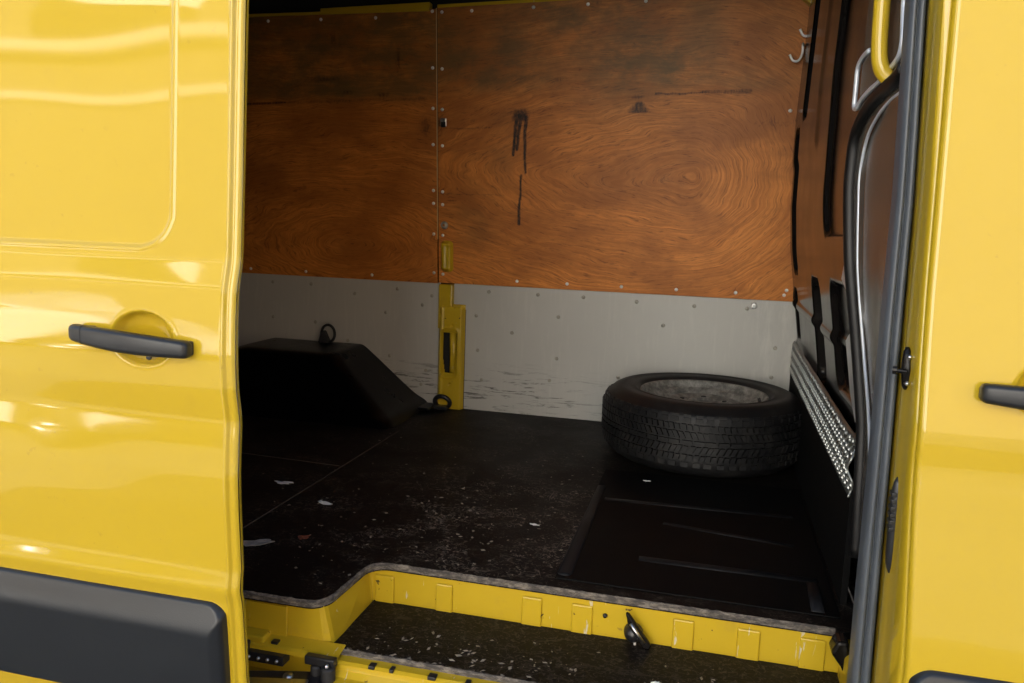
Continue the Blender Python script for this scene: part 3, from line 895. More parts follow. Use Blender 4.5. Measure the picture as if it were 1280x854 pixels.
build(b, 'lining_washer', 'screw', van, smooth=True)

# ---- yellow body post showing between the boards
b = MB().box(-1.0655, -1.006, 3.030, 3.07, -0.42, -0.240)
post = build(b, 'body_post', 'paint_in', van, bevel=0.005, seg=3, label='bare yellow body post between the grey boards')
def slotted_post():
    xs = np.arange(-1.0655, -0.9515, 0.0025); zs = np.arange(FL, -0.315, 0.004)
    X, Z = np.meshgrid(xs, zs)
    s = rrect_sd(X, Z, -1.009, -0.57, 0.0575, 0.252, 0.022)
    Y = 3.045 - 0.022 * sst(-s, 0.0, 0.014)
    fr = rrect_sd(X, Z, -1.012 - 0.05 * (-0.515 - Z) * 0 , -0.515, 0.034, 0.098, 0.018)
    Y -= 0.006 * np.exp(-((fr - 0.003) / 0.004) ** 2)
    wn_ = 0.024 + 0.010 * sst(Z, -0.62, -0.52)
    sl_ = np.maximum(np.abs(X + 1.012) - wn_ * 0.92, np.abs(Z + 0.515) - 0.086)
    Y += 0.012 * sst(-sl_, -0.003, 0.001)
    Y -= 0.004 * np.exp(-((X + 1.045) / 0.005) ** 2) * (Z > -0.7)
    Y += 0.010 * (np.hypot(X + 1.002, Z + 0.405) < 0.007)
    Y += 0.010 * (np.hypot(X + 1.007, Z + 0.645) < 0.005)
    Y += 0.010 * (np.hypot(X + 1.055, Z + 0.36) < 0.005)
    b = MB().grid(np.stack([X, Y, Z], -1))
    hole = (sl_ < -0.001).ravel()
    b.f = [f_ for f_ in b.f if not all(hole[i] for i in f_)]
    return b
build(slotted_post(), 'slotted_bracket', 'paint_in', post, smooth=True)
b = MB().tube([(-1.006, 3.060, -0.61), (-1.004, 3.056, -0.52), (-1.008, 3.060, -0.42)], 0.015, 12)
build(b, 'slot_bar', 'paint_in', post, smooth=True)
# oval of bodywork standing through the plywood cut-out
xs = np.arange(-1.072, -0.998, 0.002); zs = np.arange(-0.20, -0.055, 0.003)
X, Z = np.meshgrid(xs, zs)
s = rrect_sd(X, Z, -1.0345, -0.128, 0.031, 0.067, 0.022)
Y = wall_y(Z) + 0.004 - 0.024 * sst(-s, 0.0, 0.018) + 0.003 * sst(-rrect_sd(X, Z, -1.027, -0.128, 0.016, 0.05, 0.01), 0, 0.012)
b = MB()
mask = s < 0.001
n_, m_ = X.shape
idx = np.arange(n_ * m_).reshape(n_, m_)
fs = [(int(idx[i, j]), int(idx[i, j + 1]), int(idx[i + 1, j + 1]), int(idx[i + 1, j])) for i in range(n_ - 1) for j in range(m_ - 1)
      if mask[i, j] or mask[i + 1, j + 1] or mask[i, j + 1] or mask[i + 1, j]]
b.add(np.stack([X, Y, Z], -1).reshape(-1, 3), fs)
build(b, 'body_boss', 'paint', van, smooth=True)
# small socket and grommet above it
b = MB().box(-1.058, -1.034, wall_y(0.37) - 0.010, wall_y(0.37) + 0.006, 0.372, 0.402)
sk = build(b, 'lashing_socket', 'steel', van, bevel=0.003)
b = MB().box(-1.054, -1.036, wall_y(0.37) - 0.0125, wall_y(0.37) - 0.004, 0.368, 0.388)
build(b, 'socket_hole', 'headliner', sk, bevel=0.002)
b = MB().lathe([(0.005, -0.008), (0.009, -0.008), (0.015, -0.003), (0.016, 0.001)], (-1.045, wall_y(0.0), -0.005), 16, 'y')
build(b, 'grommet', 'rivet', van, smooth=True)

# ---- coat hooks at the bulkhead corner
def hook(x, z):
    y = wall_y(z) - 0.03
    pts = spline([(x + 0.008, y + 0.03, z + 0.045), (x + 0.004, y, z + 0.04), (x + 0.004, y, z + 0.01), (x - 0.006, y, z - 0.012), (x - 0.024, y, z - 0.012), (x - 0.036, y, z + 0.008)], 6)
    hk = build(MB().tube(pts, 0.0042, 10), 'coat_hook', 'screw', van, smooth=True, label='bent steel hook at the plywood corner')
    return hk
hook(0.262, 0.680); hook(0.236, 0.600)

# ---- load floor: one board with a bay cut for the step
def smooth_path(x0, x1):
    """front edge of the floor board, from the pillar to the rear"""
    pts = [(0.275, 1.555), (-0.645, 1.557)]
    for k in range(1, 8):           # inner corner
        q = R(90 * k / 7)
        pts.append((-0.645 - 0.044 * math.sin(q), 1.513 + 0.044 * math.cos(q)))
    for k in range(0, 8):           # outer corner
        q = R(90 * k / 7)
        pts.append((-0.735 + 0.040 * math.cos(q), 1.388 - 0.044 * math.sin(q)))
    pts += [(-0.80, 1.343), (-2.2, 1.343), (-3.28, 1.343)]
    return pts
fe = smooth_path(0, 0)
xs = np.unique(np.concatenate([np.linspace(-3.28, 0.327, 120), [p[0] for p in fe]]))
fex = [p[0] for p in fe][::-1]; fey = [p[1] for p in fe][::-1]
front = np.where(xs > 0.275, 1.553, np.interp(xs, fex, fey))
top = np.array([[(x, f_ + (3.052 - f_) * q, FL) for q in np.linspace(0, 1, 20)] for x, f_ in zip(xs, front)])
b = MB().grid(top)
floor = build(b, 'load_floor', 'floor', van, label='scraped black floor board of the cargo bay')
sm = floor.modifiers.new('thick', 'SOLIDIFY'); sm.thickness = 0.016; sm.offset = 1
# worn lip along its front edge
def edge_strip(path, z, h, depth, name, parent, jit, seedv):
    rg = np.random.default_rng(seedv)
    P = []
    for i in range(len(path) - 1):
        a, c = np.array(path[i]), np.array(path[i + 1])
        n = max(1, int(np.linalg.norm(c - a) / 0.006))
        for k in range(n):
            P.append(a + (c - a) * k / n)
    P.append(np.array(path[-1]))
    P = np.array(P)
    T = np.gradient(P, axis=0); T /= np.linalg.norm(T, axis=1)[:, None]
    Nn = np.stack([-T[:, 1], T[:, 0]], 1)
    if Nn[0, 1] > 0: Nn = -Nn         # outward, towards the street
    rows = []
    j1 = rg.normal(0, jit, len(P)); j2 = rg.normal(0, jit, len(P))
    j1 = np.convolve(j1, [0.25, 0.5, 0.25], 'same'); 
    for i, p in enumerate(P):
        o1 = p + Nn[i] * (0.003 + j1[i]); o0 = p - Nn[i] * (depth + abs(j2[i]) * 4)
        rows.append([(o0[0], o0[1], z + 0.0012), (p[0], p[1], z + 0.0016 + abs(j2[i])), (o1[0], o1[1], z - 0.002), (o1[0], o1[1], z - h + j1[i]), (p[0] - Nn[i][0] * 0.004, p[1] - Nn[i][1] * 0.004, z - h - 0.001)])
    return build(MB().grid(np.array(rows)), name, 'edge', parent)
edge_strip(fe[:-1], FL, 0.012, 0.0015, 'board_edge', floor, 0.0005, 3)
# aluminium dust strip at the joint and across
M['joint'] = simple('dusty_joint', (0.085, 0.072, 0.055), 0.85, var=0.9, scale=25)
b = MB().box(-1.0625, -1.0585, 1.36, 2.62, FL + 0.0006, FL + 0.0014)
build(b, 'floor_joint', 'joint', floor)
b = MB().prism([(-1.62, 2.19), (-1.07, 2.165), (-1.07, 2.169), (-1.62, 2.194)], lambda a, c, d: (a, c, d), FL + 0.0006, FL + 0.0014)
build(b, 'floor_joint', 'joint', floor)

# ribbed rubber mat by the bulkhead
b = MB().box(-0.285, 0.292, 1.60, 2.42, FL + 0.0002, FL + 0.0035)
mat_ = build(b, 'rubber_mat', 'mat', van, bevel=0.002, label='black ribbed rubber mat beside the bulkhead')
def rib(pts, r, fl=0.22):
    b = MB().tube(pts, [q * 1.5 for q in r] if hasattr(r, '__len__') else r * 1.5, 10)
    b.v = [(x, y, z - 0.0025) for x, y, z in b.v]
    zc = FL + 0.0035
    b.v = [(x, y, zc + (z - zc) * fl) for x, y, z in b.v]
    return build(b, 'mat_rib', 'mat_rib', mat_, smooth=True)
rib([(-0.268, 1.615, FL + 0.006), (-0.268, 1.625, FL + 0.006), (-0.27, 1.9, FL + 0.006), (-0.272, 2.25, FL + 0.006)], [0.006, 0.011, 0.010, 0.008])
rib([(-0.25, 2.14, FL + 0.006), (0.25, 2.165, FL + 0.006)], 0.007)
rib([(-0.08, 2.005, FL + 0.006), (0.235, 1.955, FL + 0.006)], 0.006)
rib([(-0.12, 1.76, FL + 0.006), (0.265, 1.765, FL + 0.006)], 0.009)
rib([(0.25, 1.61, FL + 0.006), (0.255, 1.75, FL + 0.006)], 0.009)

# ---- step well: riser, side, tread, sill
SW = ST
rx = [0.330, -0.60, -0.655, -0.676]; ry = [1.556, 1.556, 1.548, 1.522]
path = [(0.315, 1.560, 0), (-0.688, 1.560, 0), (-0.694, 1.557, 0.3), (-0.697, 1.550, 0.6), (-0.701, 1.37, 1), (-0.704, 1.360, 1), (-0.712, 1.3545, 0.6), (-0.724, 1.3535, 0), (-1.04, 1.3535, 0)]
rows = [[(x, y, FL - 0.014), (x + 0.022 * k, y, SW - 0.02)] for x, y, k in path]
riser = build(MB().grid(np.array(rows)), 'step_riser', 'paint_in', van, label='yellow painted riser of the entry step')
# pressed pads on the riser: each a thin raised plate with soft edges
for x0, x1 in ((-0.680, -0.636), (-0.538, -0.500), (-0.345, -0.302), (-0.238, -0.194), (-0.03, 0.012), (0.096, 0.140), (0.214, 0.262)):
    b = MB().prism([(x0, -0.774), (x1, -0.774), (x1, SW - 0.01), (x0, SW - 0.01)], lambda a, z, d: (a, d, z), 1.5545, 1.5605)
    build(b, 'riser_pad', 'paint_in', riser, bevel=0.0035, seg=3)
b = MB().box(-0.90, -0.78, 1.349, 1.3535, SW + 0.0, FL - 0.022)
build(b, 'riser_pad', 'paint_in', riser, bevel=0.0025, seg=3)
b = MB().box(0.286, 0.33, 1.335, 1.56, SW - 0.05, FL - 0.02)
build(b, 'step_end', 'paint_in', riser, bevel=0.012, seg=4)
# black tread board of the step
xs = np.linspace(-0.684, 0.312, 60)
P = np.array([[(x, 1.345 + (1.558 - 1.345) * q, SW) for q in np.linspace(0, 1, 8)] for x in xs])
tread = build(MB().grid(P), 'step_tread', 'step', van, label='black step board strewn with grit')
edge_strip([(0.312, 1.343), (-0.66, 1.343)], SW + 0.001, 0.010, 0.002, 'board_edge', tread, 0.0007, 8)
# sill below the step: flange, fold, outer panel
sec = [(1.347, SW - 0.007), (1.322, SW - 0.009), (1.316, SW - 0.013), (1.315, SW - 0.024), (1.306, SW - 0.034), (1.262, SW - 0.041), (1.247, SW - 0.052), (1.242, SW - 0.075), (1.240, SW - 0.17)]
P = np.array([[(x, y, z) for y, z in sec] for x in np.linspace(-0.655, 0.335, 40)])
sill = build(MB().grid(P), 'sill', 'paint_in', van, smooth=False)
for x, l_ in ((-0.588, 0.012), (-0.545, 0.008), (-0.468, 0.016), (-0.395, 0.010), (-0.31, 0.014), (-0.22, 0.01)):  # black boxes standing in for the shade in notches of the lip
    build(MB().box(x, x + l_, 1.3145, 1.330, SW - 0.0125, SW - 0.0055), 'notch_shade', 'black_plastic', sill, bevel=0.001)
# door track bay left of the step
sec = [(1.3535, SW + 0.006), (1.322, SW - 0.001), (1.316, SW - 0.004), (1.315, SW - 0.012), (1.340, SW - 0.014)]
P = np.array([[(x, y, z) for y, z in sec] for x in np.linspace(-1.05, -0.652, 12)])
ledge = build(MB().grid(P), 'track_ledge', 'paint_in', van)
b = MB().box(-0.98, -0.815, 1.320, 1.352, SW - 0.004, SW + 0.012)
build(b, 'ledge_plate', 'paint_in', ledge, bevel=0.004)
b = MB().box(-0.800, -0.786, 1.3225, 1.336, SW - 0.001, SW + 0.0045)
build(b, 'ledge_slot', 'black_metal', ledge, bevel=0.001)
b = MB().box(-1.05, -0.650, 1.338, 1.352, SW - 0.16, SW - 0.012)
build(b, 'track_back', 'paint_in', ledge)
sec = [(1.339, SW - 0.066), (1.262, SW - 0.070), (1.247, SW - 0.078), (1.243, SW - 0.17)]
P = np.array([[(x, y, z) for y, z in sec] for x in np.linspace(-1.05, -0.655, 6)])
build(MB().grid(P), 'sill', 'paint_in', van)
# slotted runner under the ledge
b = MB().box(-0.99, -0.842, 1.303, 1.320, SW - 0.016, SW + 0.004)
build(b, 'runner_cap', 'black_metal', van, bevel=0.003)
b = MB().box(-0.99, -0.762, 1.302, 1.330, SW - 0.032, SW - 0.0125)
run = build(b, 'track_runner', 'black_metal', van, bevel=0.002)
for x in (-0.850, -0.836, -0.815, -0.795, -0.775):
    b = MB().lathe([(0.0001, -0.004), (0.003, -0.0035), (0.0036, 0.0), (0.0036, 0.003)], (x, 1.3018, SW - 0.022), 10, 'y')
    build(b, 'rivet_head', 'steel', run, smooth=True)
# roller arm of the sliding door
pts = [(-0.656, 1.312), (-0.672, 1.318), (-0.70, 1.308), (-0.76, 1.292), (-0.84, 1.268), (-0.92, 1.225), (-0.92, 1.185), (-0.83, 1.205), (-0.74, 1.235), (-0.68, 1.258), (-0.652, 1.275), (-0.646, 1.296)]
b = MB().prism(pts, lambda a, c, d: (a, c, d), SW - 0.042, SW - 0.032)
arm = build(b, 'roller_arm', 'black_metal', van, bevel=0.003, label='black roller arm of the sliding door in its track')
for cx, cy, r_, h_ in ((-0.660, 1.292, 0.014, 0.024), (-0.690, 1.302, 0.011, 0.018)):
    b = MB().lathe([(0.0001, h_), (r_ * 0.8, h_), (r_, h_ - 0.003), (r_, 0.0)], (cx, cy, SW - 0.032), 20)
    build(b, 'roller', 'rubber', arm, smooth=False)
b = MB().lathe([(0.0001, 0.006), (0.009, 0.005), (0.0105, 0.002), (0.0105, -0.002)], (-0.735, 1.276, SW - 0.032), 18)
build(b, 'pivot_bolt', 'steel', arm, smooth=True)
b = MB().lathe([(0.0001, 0.006), (0.004, 0.005), (0.005, 0.002), (0.005, -0.002)], (-0.662, 1.290, SW - 0.007), 12)
build(b, 'pivot_bolt', 'steel', arm, smooth=True)
b = MB().prism([(-0.83, 1.238), (-0.690, 1.272), (-0.682, 1.248), (-0.83, 1.212)], lambda a, c, d: (a, c, d), SW - 0.0315, SW - 0.026)
build(b, 'arm_plate', 'steel', arm, bevel=0.002)
b = MB().box(-0.713, -0.650, 1.296, 1.3125, SW - 0.014, SW + 0.004)
bk = build(b, 'arm_bracket', 'black_metal', arm, bevel=0.003)
# ---- folded lashing ring on the riser
lr = build(MB().prism([(-0.1245, -0.764), (-0.1165, -0.766), (-0.069, -0.827), (-0.074, -0.838), (-0.086, -0.836), (-0.118, -0.790)], lambda a, z, d: (a, d, z), 1.528, 1.540),
           'lashing_ring', 'black_gloss', van, bevel=0.004, seg=3, label='black folding lashing ring fixed to the yellow riser')
b = MB().lathe([(0.0001, -0.022), (0.010, -0.02), (0.017, -0.012), (0.020, 0.0), (0.020, 0.004)], (-0.108, 1.5535, -0.815), 18, 'y')
build(b, 'ring_base', 'black_metal', lr, smooth=True)
b = MB().tube([(-0.112, 1.524, -0.783), (-0.099, 1.522, -0.800), (-0.085, 1.524, -0.820)], 0.004, 8)
build(b, 'ring_bar', 'steel', lr, smooth=True)
b = MB().tube([(-0.103, 1.545, -0.828), (-0.103, 1.540, -0.846)], 0.003, 8)
build(b, 'ring_pin', 'steel', lr)
b = MB().lathe([(0.0001, -0.003), (0.004, -0.002), (0.005, 0.002)], (-0.168, 1.5545, -0.790), 10, 'y')
build(b, 'plug', 'black_plastic', riser, smooth=True)
# torn rubber flap at the pillar foot
b = MB().prism([(0.262, -0.770), (0.272, -0.745), (0.292, -0.742), (0.30, -0.80), (0.292, -0.815), (0.282, -0.795)], lambda a, z, d: (a, d, z), 1.50, 1.545)
build(b, 'seal_foot', 'black_gloss', van, bevel=0.006)

# ---- moulded wheel arch cover
rows = []
levels = [(FL + 0.001, -2.20, -1.095, 2.615, 0.05), (FL + 0.03, -2.18, -1.12, 2.63, 0.06), (-0.706, -2.13, -1.155, 2.65, 0.07), (-0.64, -2.06, -1.235, 2.68, 0.07), (-0.57, -1.96, -1.320, 2.71, 0.07),
          (-0.528, -1.86, -1.372, 2.735, 0.07), (-0.511, -1.82, -1.395, 2.755, 0.065), (-0.506, -1.80, -1.415, 2.79, 0.06)]
for z, x0, x1, y0, r_ in levels:
    row = []
    y1 = 3.046
    for cx, cy, a0 in ((x1 - 0.004, y1 - 0.004, 0), (x0 + 0.004, y1 - 0.004, 90), (x0 + r_, y0 + r_, 180), (x1 - r_, y0 + r_, 270)):
        rad = 0.004 if a0 < 180 else r_
        for k in range(8):
            a = R(a0 + 90 * k / 7)
            row.append((cx + rad * math.cos(a), cy + rad * math.sin(a), z))
    rows.append(row)
b = MB().grid(np.array(rows), close=True)
n_ = len(rows[0]); b.f.append(tuple(range((len(rows) - 1) * n_, len(rows) * n_)))
arch = build(b, 'wheel_arch_cover', 'arch' if 'arch' in M else 'rubber', van, smooth=True, label='black moulded wheel arch cover against the grey lining', sub=2)
M['arch'] = simple('arch_plastic', (0.0014, 0.0014, 0.0018), 0.30, var=0.3, scale=12, rvar=0.2, spec=0.12)
arch.data.materials[0] = M['arch']
b = MB().box(-1.18, -1.06, 2.93, 3.04, FL + 0.001, FL + 0.016)
build(b, 'arch_foot', 'arch', arch, bevel=0.005)
# D ring standing on top of it
ring = [(-1.535 + 0.030 * math.cos(a), 3.00, -0.468 + 0.036 * math.sin(a)) for a in np.linspace(-1.2, 3.6, 22)]
lp = build(MB().tube(ring, 0.0055, 10), 'arch_loop', 'rubber', arch, smooth=True)
b = MB().prism([(-1.575, -0.507), (-1.525, -0.507), (-1.548, -0.460), (-1.556, -0.455), (-1.565, -0.470)], lambda a, z, d: (a, d, z), 2.985, 3.015)
build(b, 'loop_tab', 'rubber', arch, bevel=0.004)
# floor lashing ring at the post
pts = [(-1.030 + 0.032 * math.cos(a), 3.005 - 0.01 * math.sin(a), FL + 0.030 + 0.026 * math.sin(a)) for a in np.linspace(0, 2 * math.pi, 25)[:-1]]
fr_ = build(MB().tube(pts, 0.009, 10, closed=True), 'floor_ring', 'black_metal', van, smooth=True)
b = MB().box(-1.075, -1.005, 2.985, 3.025, FL + 0.0005, FL + 0.016)
build(b, 'ring_plate', 'black_metal', fr_, bevel=0.004)

# ================================================================== SPARE WHEEL
TC = (-0.004, 2.715, FL + 0.0075)
sw = thing('spare_wheel', TC, 'worn spare wheel with dirty grey rim lying flat on the cargo floor', 'wheel')
prof = [(0.207, 0.020), (0.222, 0.008), (0.250, 0.001), (0.285, 0.001), (0.307, 0.014), (0.3235, 0.036), (0.3255, 0.056), (0.327, 0.115), (0.3255, 0.172), (0.3235, 0.190),
        (0.314, 0.203), (0.311, 0.2035), (0.300, 0.215), (0.285, 0.2225), (0.268, 0.2245), (0.2665, 0.2232), (0.250, 0.2225), (0.234, 0.2195), (0.2325, 0.2215), (0.222, 0.216), (0.213, 0.204), (0.207, 0.196)]
tyre = build(MB().lathe(prof, TC, 96), 'tyre', 'tyre', sw, smooth=True)
tb = MB()
def tblock(a0, a1, z0, z1, r0, r1, sk):
    vs_ = []
    for r_ in (r0, r1):
        for z, o_ in ((z0, 0), (z1, sk)):
            for a in (a0, a1):
                vs_.append((TC[0] + r_ * math.cos(a + o_), TC[1] + r_ * math.sin(a + o_), TC[2] + z))
    tb.add(vs_, [(0, 1, 3, 2), (4, 6, 7, 5), (0, 4, 5, 1), (2, 3, 7, 6), (0, 2, 6, 4), (1, 5, 7, 3)])
N_ = 58
for k in range(N_):
    a = 2 * math.pi * k / N_ + 0.006 * math.sin(k * 2.1)
    d = 2 * math.pi / N_
    for row, (z0, z1, sk) in enumerate(((0.060, 0.078, 0.012), (0.083, 0.105, 0.03), (0.111, 0.121, 0.0), (0.127, 0.148, -0.03), (0.153, 0.171, -0.012))):
        off = 0.5 * d * (row % 2)
        if row == 2:
            tblock(a + off, a + off + d * 0.88, z0, z1, 0.320, 0.3362, sk)
        else:
            tblock(a + off, a + off + d * 0.38, z0, z1, 0.320, 0.3365 - 0.0006 * (k % 3), sk)
            tblock(a + off + d * 0.50, a + off + d * 0.87, z0 + 0.001, z1 - 0.001, 0.320, 0.336, sk)
    # shoulder lugs
    tblock(a, a + d * 0.62, 0.176, 0.189, 0.318, 0.3285, 0.0)
    tblock(a, a + d * 0.62, 0.190, 0.1985, 0.310, 0.3225, 0.0)
    tblock(a, a + d * 0.62, 0.038, 0.052, 0.318, 0.3285, 0.0)
build(tb, 'tread_blocks', 'tyre', tyre, kind='stuff')
rp = [(0.2065, 0.020), (0.2065, 0.198), (0.211, 0.2065), (0.2095, 0.2105), (0.204, 0.2105), (0.200, 0.205), (0.196, 0.190), (0.184, 0.183), (0.178, 0.181), (0.172, 0.172), (0.165, 0.160), (0.152, 0.157),
      (0.140, 0.162), (0.122, 0.176), (0.108, 0.183), (0.095, 0.184), (0.070, 0.176), (0.052, 0.174), (0.046, 0.182), (0.034, 0.182), (0.032, 0.150), (0.001, 0.148)]
rim = build(MB().lathe(rp, TC, 96), 'rim', 'rim', sw, smooth=True, label='dirty grey steel rim')
def rim_disc(name, r, ang, rad, z, h, n, mat):
    b = MB().lathe([(0.0001, h), (r * 0.85, h), (r, h - 0.001), (r, -0.004)], (TC[0] + rad * math.cos(ang), TC[1] + rad * math.sin(ang), TC[2] + z), n)
    return build(b, name, mat, rim)
d0 = rim_disc('hand_hole', 0.0135, 0.0, 0.141, 0.1625, 0.0018, 14, 'headliner')
for k in range(1, 14):
    a = 2 * math.pi * k / 14
    dup(d0, (0, 0, 0), rim).location = Vector((TC[0] + 0.141 * math.cos(a), TC[1] + 0.141 * math.sin(a), d0.location.z + wloc(rim).z)) - wloc(rim)
d1 = rim_disc('bolt_hole', 0.009, 0.3, 0.075, 0.178, 0.0015, 12, 'headliner')
for k in range(1, 5):
    a = 0.3 + 2 * math.pi * k / 5
    dup(d1, (0, 0, 0), rim).location = Vector((TC[0] + 0.075 * math.cos(a), TC[1] + 0.075 * math.sin(a), d1.location.z + wloc(rim).z)) - wloc(rim)
v0 = MB().tube([(TC[0] + 0.186, TC[1] - 0.045, TC[2] + 0.184), (TC[0] + 0.176, TC[1] - 0.043, TC[2] + 0.212)], 0.005, 8)
build(v0, 'valve', 'rubber', rim)

# ================================================================== LITTER
M['dusty_scrap'] = simple('dusty_scrap', (0.30, 0.28, 0.25), 0.85, var=0.6, scale=40)
def scrap(cx, cy, z, L, wd, ang, label, bend, mat='scrap', name='paper_scrap'):
    rg = np.random.default_rng(int(abs(cx * 1000)) + int(cy * 777))
    n = 15
    V = [(0, 0, bend * 0.8)]
    for ringi in (0.5, 1.0):
        for i in range(n):
            q = 2 * math.pi * i / n
            k = ringi * (0.55 + 0.6 * rg.random())
            V.append((L * k * math.cos(q), wd * k * math.sin(q) + 0.2 * wd * math.cos(2 * q), bend * rg.random() * (1.3 - 0.6 * ringi)))
    F = [(0, 1 + i, 1 + (i + 1) % n) for i in range(n)] + [(1 + i, 1 + n + i, 1 + n + (i + 1) % n, 1 + (i + 1) % n) for i in range(n)]
    V = [(cx + x * math.cos(ang) - y * math.sin(ang), cy + x * math.sin(ang) + y * math.cos(ang), z + 0.0014 + h) for x, y, h in V]
    o = build(MB().add(V, F), name, mat)
    sm = o.modifiers.new('thick', 'SOLIDIFY'); sm.thickness = 0.0012; sm.offset = 0
    return tag(o, label, 'litter')
scrap(-1.143, 1.966, FL, 0.028, 0.013, 0.1, 'small pale paper scrap on the floor left of the long floor joint', 0.003)
scrap(-0.958, 1.851, FL, 0.026, 0.011, -0.3, 'small white crumpled scrap just right of the floor joint', 0.006)
scrap(-0.985, 1.563, FL, 0.045, 0.022, 0.5, 'largest torn grey scrap on the floor close to the sliding door edge', 0.004, 'dusty_scrap')
scrap(-0.394, 1.887, FL, 0.015, 0.006, -0.1, 'tiny bright white scrap on the bare floor left of the rubber mat', 0.003)
M['rust'] = simple('rusty_chip', (0.14, 0.04, 0.02), 0.8, var=0.4, scale=60)
scrap(-0.895, 1.625, FL, 0.018, 0.010, 0.7, 'reddish brown chip lying beside the large torn scrap', 0.004, 'rust', 'rusty_chip')
scrap(-0.150, 2.33, FL + 0.006, 0.012, 0.005, 0.1, 'tiny white scrap in front of the spare wheel', 0.002)
scrap(-0.12 + 0.07, 1.408, ST, 0.010, 0.008, 0.3, 'pale chip lying on the black step board', 0.004)

def debris(name, n, place, smin, smax, label, mat):
    b = MB()
    rg = np.random.default_rng(n)
    for _ in range(n):
        x, y, z = place(rg)
        s_ = smin + (smax - smin) * rg.random() ** 3
        a = rg.random() * 6.28
        l, wd, h = s_, s_ * (0.25 + 0.5 * rg.random()), s_ * (0.12 + 0.2 * rg.random())
        ca, sa = math.cos(a), math.sin(a)
        q = [(l, 0), (0.2 * l, wd), (-l, 0.3 * wd), (-0.3 * l, -wd)]
        vs_ = [(x + u * ca - v * sa, y + u * sa + v * ca, z + 0.0004) for u, v in q] + [(x + 0.1 * l, y, z + h + 0.0004)]
        b.add(vs_, [(0, 1, 4), (1, 2, 4), (2, 3, 4), (3, 0, 4), (3, 2, 1, 0)])
    o = build(b, name, mat, kind='stuff')
    return tag(o, label, 'debris')
def on_floor(rg):
    while True:
        if rg.random() < 0.6:
            x, y = rg.normal(-0.52, 0.24), rg.normal(1.85, 0.20)
        else:
            x, y = rg.uniform(-1.25, -0.29), rg.uniform(1.38, 2.6)
        lim = 1.57 if x > -0.70 else 1.37
        if y > lim and y < 2.9 and x < -0.29: return x, y, FL
debris('floor_debris', 480, on_floor, 0.0012, 0.0068, 'pale grit and wood chips scattered over the black cargo floor', 'crumb')
def on_step(rg):
    x = rg.uniform(-0.66, 0.28) if rg.random() < 0.35 else rg.normal(-0.42, 0.13)
    return min(0.28, max(-0.66, x)), min(1.545, max(1.352, rg.normal(1.40, 0.045))), ST
debris('step_debris', 180, on_step, 0.0013, 0.0085, 'light grit gathered along the front of the black step board', 'crumb')

# ================================================================== ACROSS THE STREET (mirrored in the paint, or added to shape the light)
CX, CY = -6.2, -3.0
car = thing('parked_car', (CX, CY - 0.85, -H), 'white parked car across the street, mirrored in the van door', 'car')
def arc(cx, cz, r, a0, a1, n=10):
    return [(cx + r * math.cos(R(a0 + (a1 - a0) * k / n)), cz + r * math.sin(R(a0 + (a1 - a0) * k / n))) for k in range(n + 1)]
zb = -H + 0.22
sil = [(CX - 2.1, zb)] + arc(CX - 1.3, -H + 0.31, 0.37, 194, -14)[0:] + arc(CX + 1.3, -H + 0.31, 0.37, 194, -14) + [(CX + 1.80, zb), (CX + 2.02, -H + 0.34), (CX + 2.08, -H + 0.50), (CX + 2.0, -H + 0.62), (CX + 1.8, -H + 0.74), (CX + 1.1, -H + 0.92), (CX - 1.5, -H + 0.95), (CX - 2.08, -H + 0.90), (CX - 2.15, -H + 0.55)]
build(MB().prism(sil, lambda a, z, d: (a, d, z), CY - 1.72, CY), 'car_body', 'car_white', car, bevel=0.05, seg=3)
build(MB().prism([(CX + 1.70, zb - 0.01), (CX + 1.83, zb - 0.01), (CX + 2.05, -H + 0.34), (CX + 2.10, -H + 0.46), (CX + 1.72, -H + 0.46)], lambda a, z, d: (a, d, z), CY - 1.73, CY + 0.01), 'bumper', 'cladding', car, bevel=0.02)
gh = [(CX + 1.0, -H + 0.92), (CX + 0.35, -H + 1.38), (CX - 1.0, -H + 1.42), (CX - 1.75, -H + 0.95)]
build(MB().prism(gh, lambda a, z, d: (a, d, z), CY - 1.58, CY - 0.14), 'cabin', 'car_white', car, bevel=0.06, seg=3)
for w_ in ([(CX + 0.82, -H + 0.96), (CX + 0.30, -H + 1.31), (CX - 0.15, -H + 1.33), (CX - 0.15, -H + 0.96)], [(CX - 0.22, -H + 0.96), (CX - 0.22, -H + 1.33), (CX - 0.9, -H + 1.34), (CX - 1.45, -H + 0.99)]):
    build(MB().prism(w_, lambda a, z, d: (a, d, z), CY - 0.139, CY - 0.128), 'side_window', 'glass', car)
for wx in (CX - 1.3, CX + 1.3):
    for wy in (CY - 0.22, CY - 1.70):
        q = MB().lathe([(0.19, 0.19), (0.20, 0.205), (0.29, 0.205), (0.31, 0.18), (0.31, 0.03), (0.29, 0.005), (0.01, 0.005)], (wx, wy, -H + 0.31), 36, 'y')
        tw = build(q, 'car_wheel', 'rubber', car, smooth=True)
        q = MB().lathe([(0.001, 0.19), (0.06, 0.195), (0.07, 0.175), (0.17, 0.17), (0.192, 0.195)], (wx, wy, -H + 0.31), 30, 'y')
        build(q, 'wheel_trim', 'steel', tw, smooth=True)

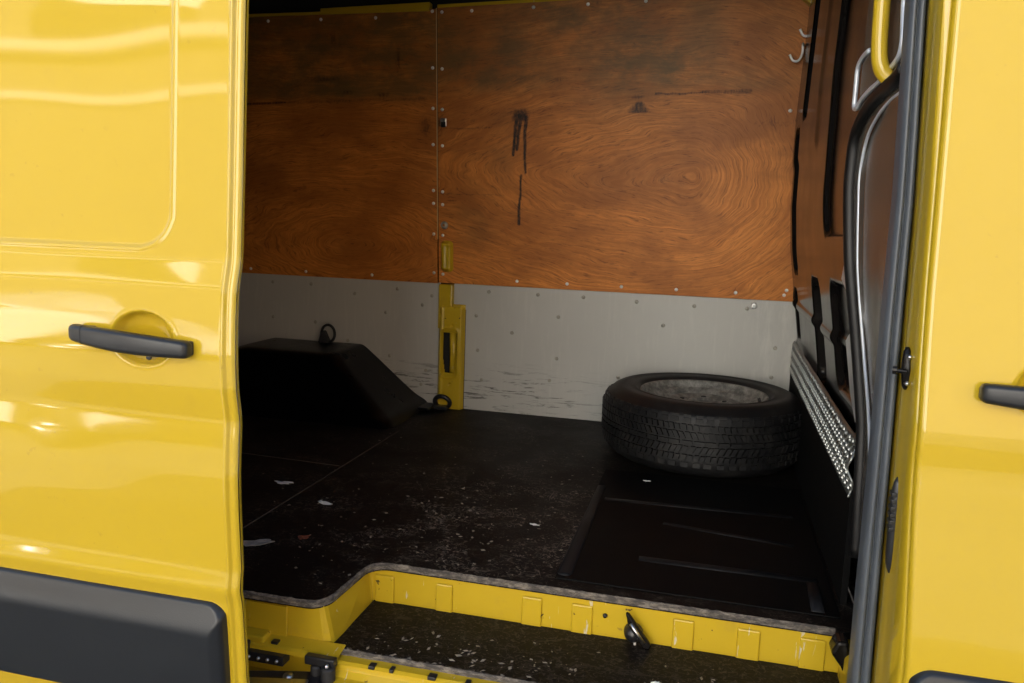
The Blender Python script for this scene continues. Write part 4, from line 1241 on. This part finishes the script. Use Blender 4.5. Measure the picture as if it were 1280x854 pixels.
BY = -10.0
M['brick'] = simple('tan_brick', (0.34, 0.27, 0.20), 0.9, var=0.3, scale=6)
bld = thing('building', (-20, BY, -H), 'brown stone terrace across the street, mirrored in the van door', 'building')
build(MB().box(-34, -7.4, BY - 7, BY, -H, 4.2), 'wall', 'stone', bld)
build(MB().box(-34.2, -7.3, BY - 7.2, BY + 0.25, 4.2, 4.45), 'cornice', 'stone_trim', bld, bevel=0.06)
build(MB().box(-34, -7.4, BY + 0.005, BY + 0.09, 3.3, 3.45), 'string_course', 'stone_trim', bld)
for x0, x1, zt in ((-34, -12.6, 6.6), (-9.3, -8.0, 6.0)):
    build(MB().box(x0, x1, BY - 7, BY - 0.2, 4.45, zt), 'upper_storey', 'stone', bld)
for x in (-30.0, -25.0, -20.0, -15.0):
    wdw = build(MB().box(x - 0.7, x + 0.7, BY + 0.005, BY + 0.04, -H + 1.0, -H + 2.9), 'window', 'glass', bld)
    build(MB().box(x - 0.85, x + 0.85, BY + 0.01, BY + 0.15, -H + 0.88, -H + 1.0), 'window_sill', 'stone_trim', wdw)
bld = thing('building', (-2, BY, -H), 'white rendered house added across the street to bounce sun into the open door', 'building')  # added out of view as a sunlit reflector for the cargo bay
build(MB().box(-6.9, 2.4, BY - 7, BY, -H, 6.6), 'wall', 'render_white', bld)
build(MB().box(-7.0, 2.5, BY - 7.1, BY + 0.2, 6.6, 6.8), 'roof', 'slate', bld, bevel=0.05)
bld = thing('building', (14, BY, -H), 'tan brick building added across from the cab to keep light from that side dimmer', 'building')  # added out of view, darker, so less light enters from the right
build(MB().box(2.9, 26, BY - 7, BY - 0.3, -H, 6.4), 'wall', 'brick', bld)
build(MB().box(2.8, 26.1, BY - 7.1, BY - 0.1, 6.4, 6.6), 'cornice', 'stone_trim', bld, bevel=0.05)
for x in (7.0, 11.5, 16.0, 20.5):
    build(MB().box(x - 0.7, x + 0.7, BY - 0.295, BY - 0.26, 0.0, 1.9), 'window', 'glass', bld)
hs = thing('building', (-20, BY - 9, -H), 'tall white rendered house added behind the brown stone terrace as a bright patch in reflections', 'building')  # added to give the door a bright reflection above the terrace
build(MB().box(-34, -7.5, BY - 16, BY - 8, -H, 13.0), 'wall', 'render_white', hs)
build(MB().box(-34.2, -7.3, BY - 16.2, BY - 7.8, 13.0, 13.3), 'roof', 'slate', hs)
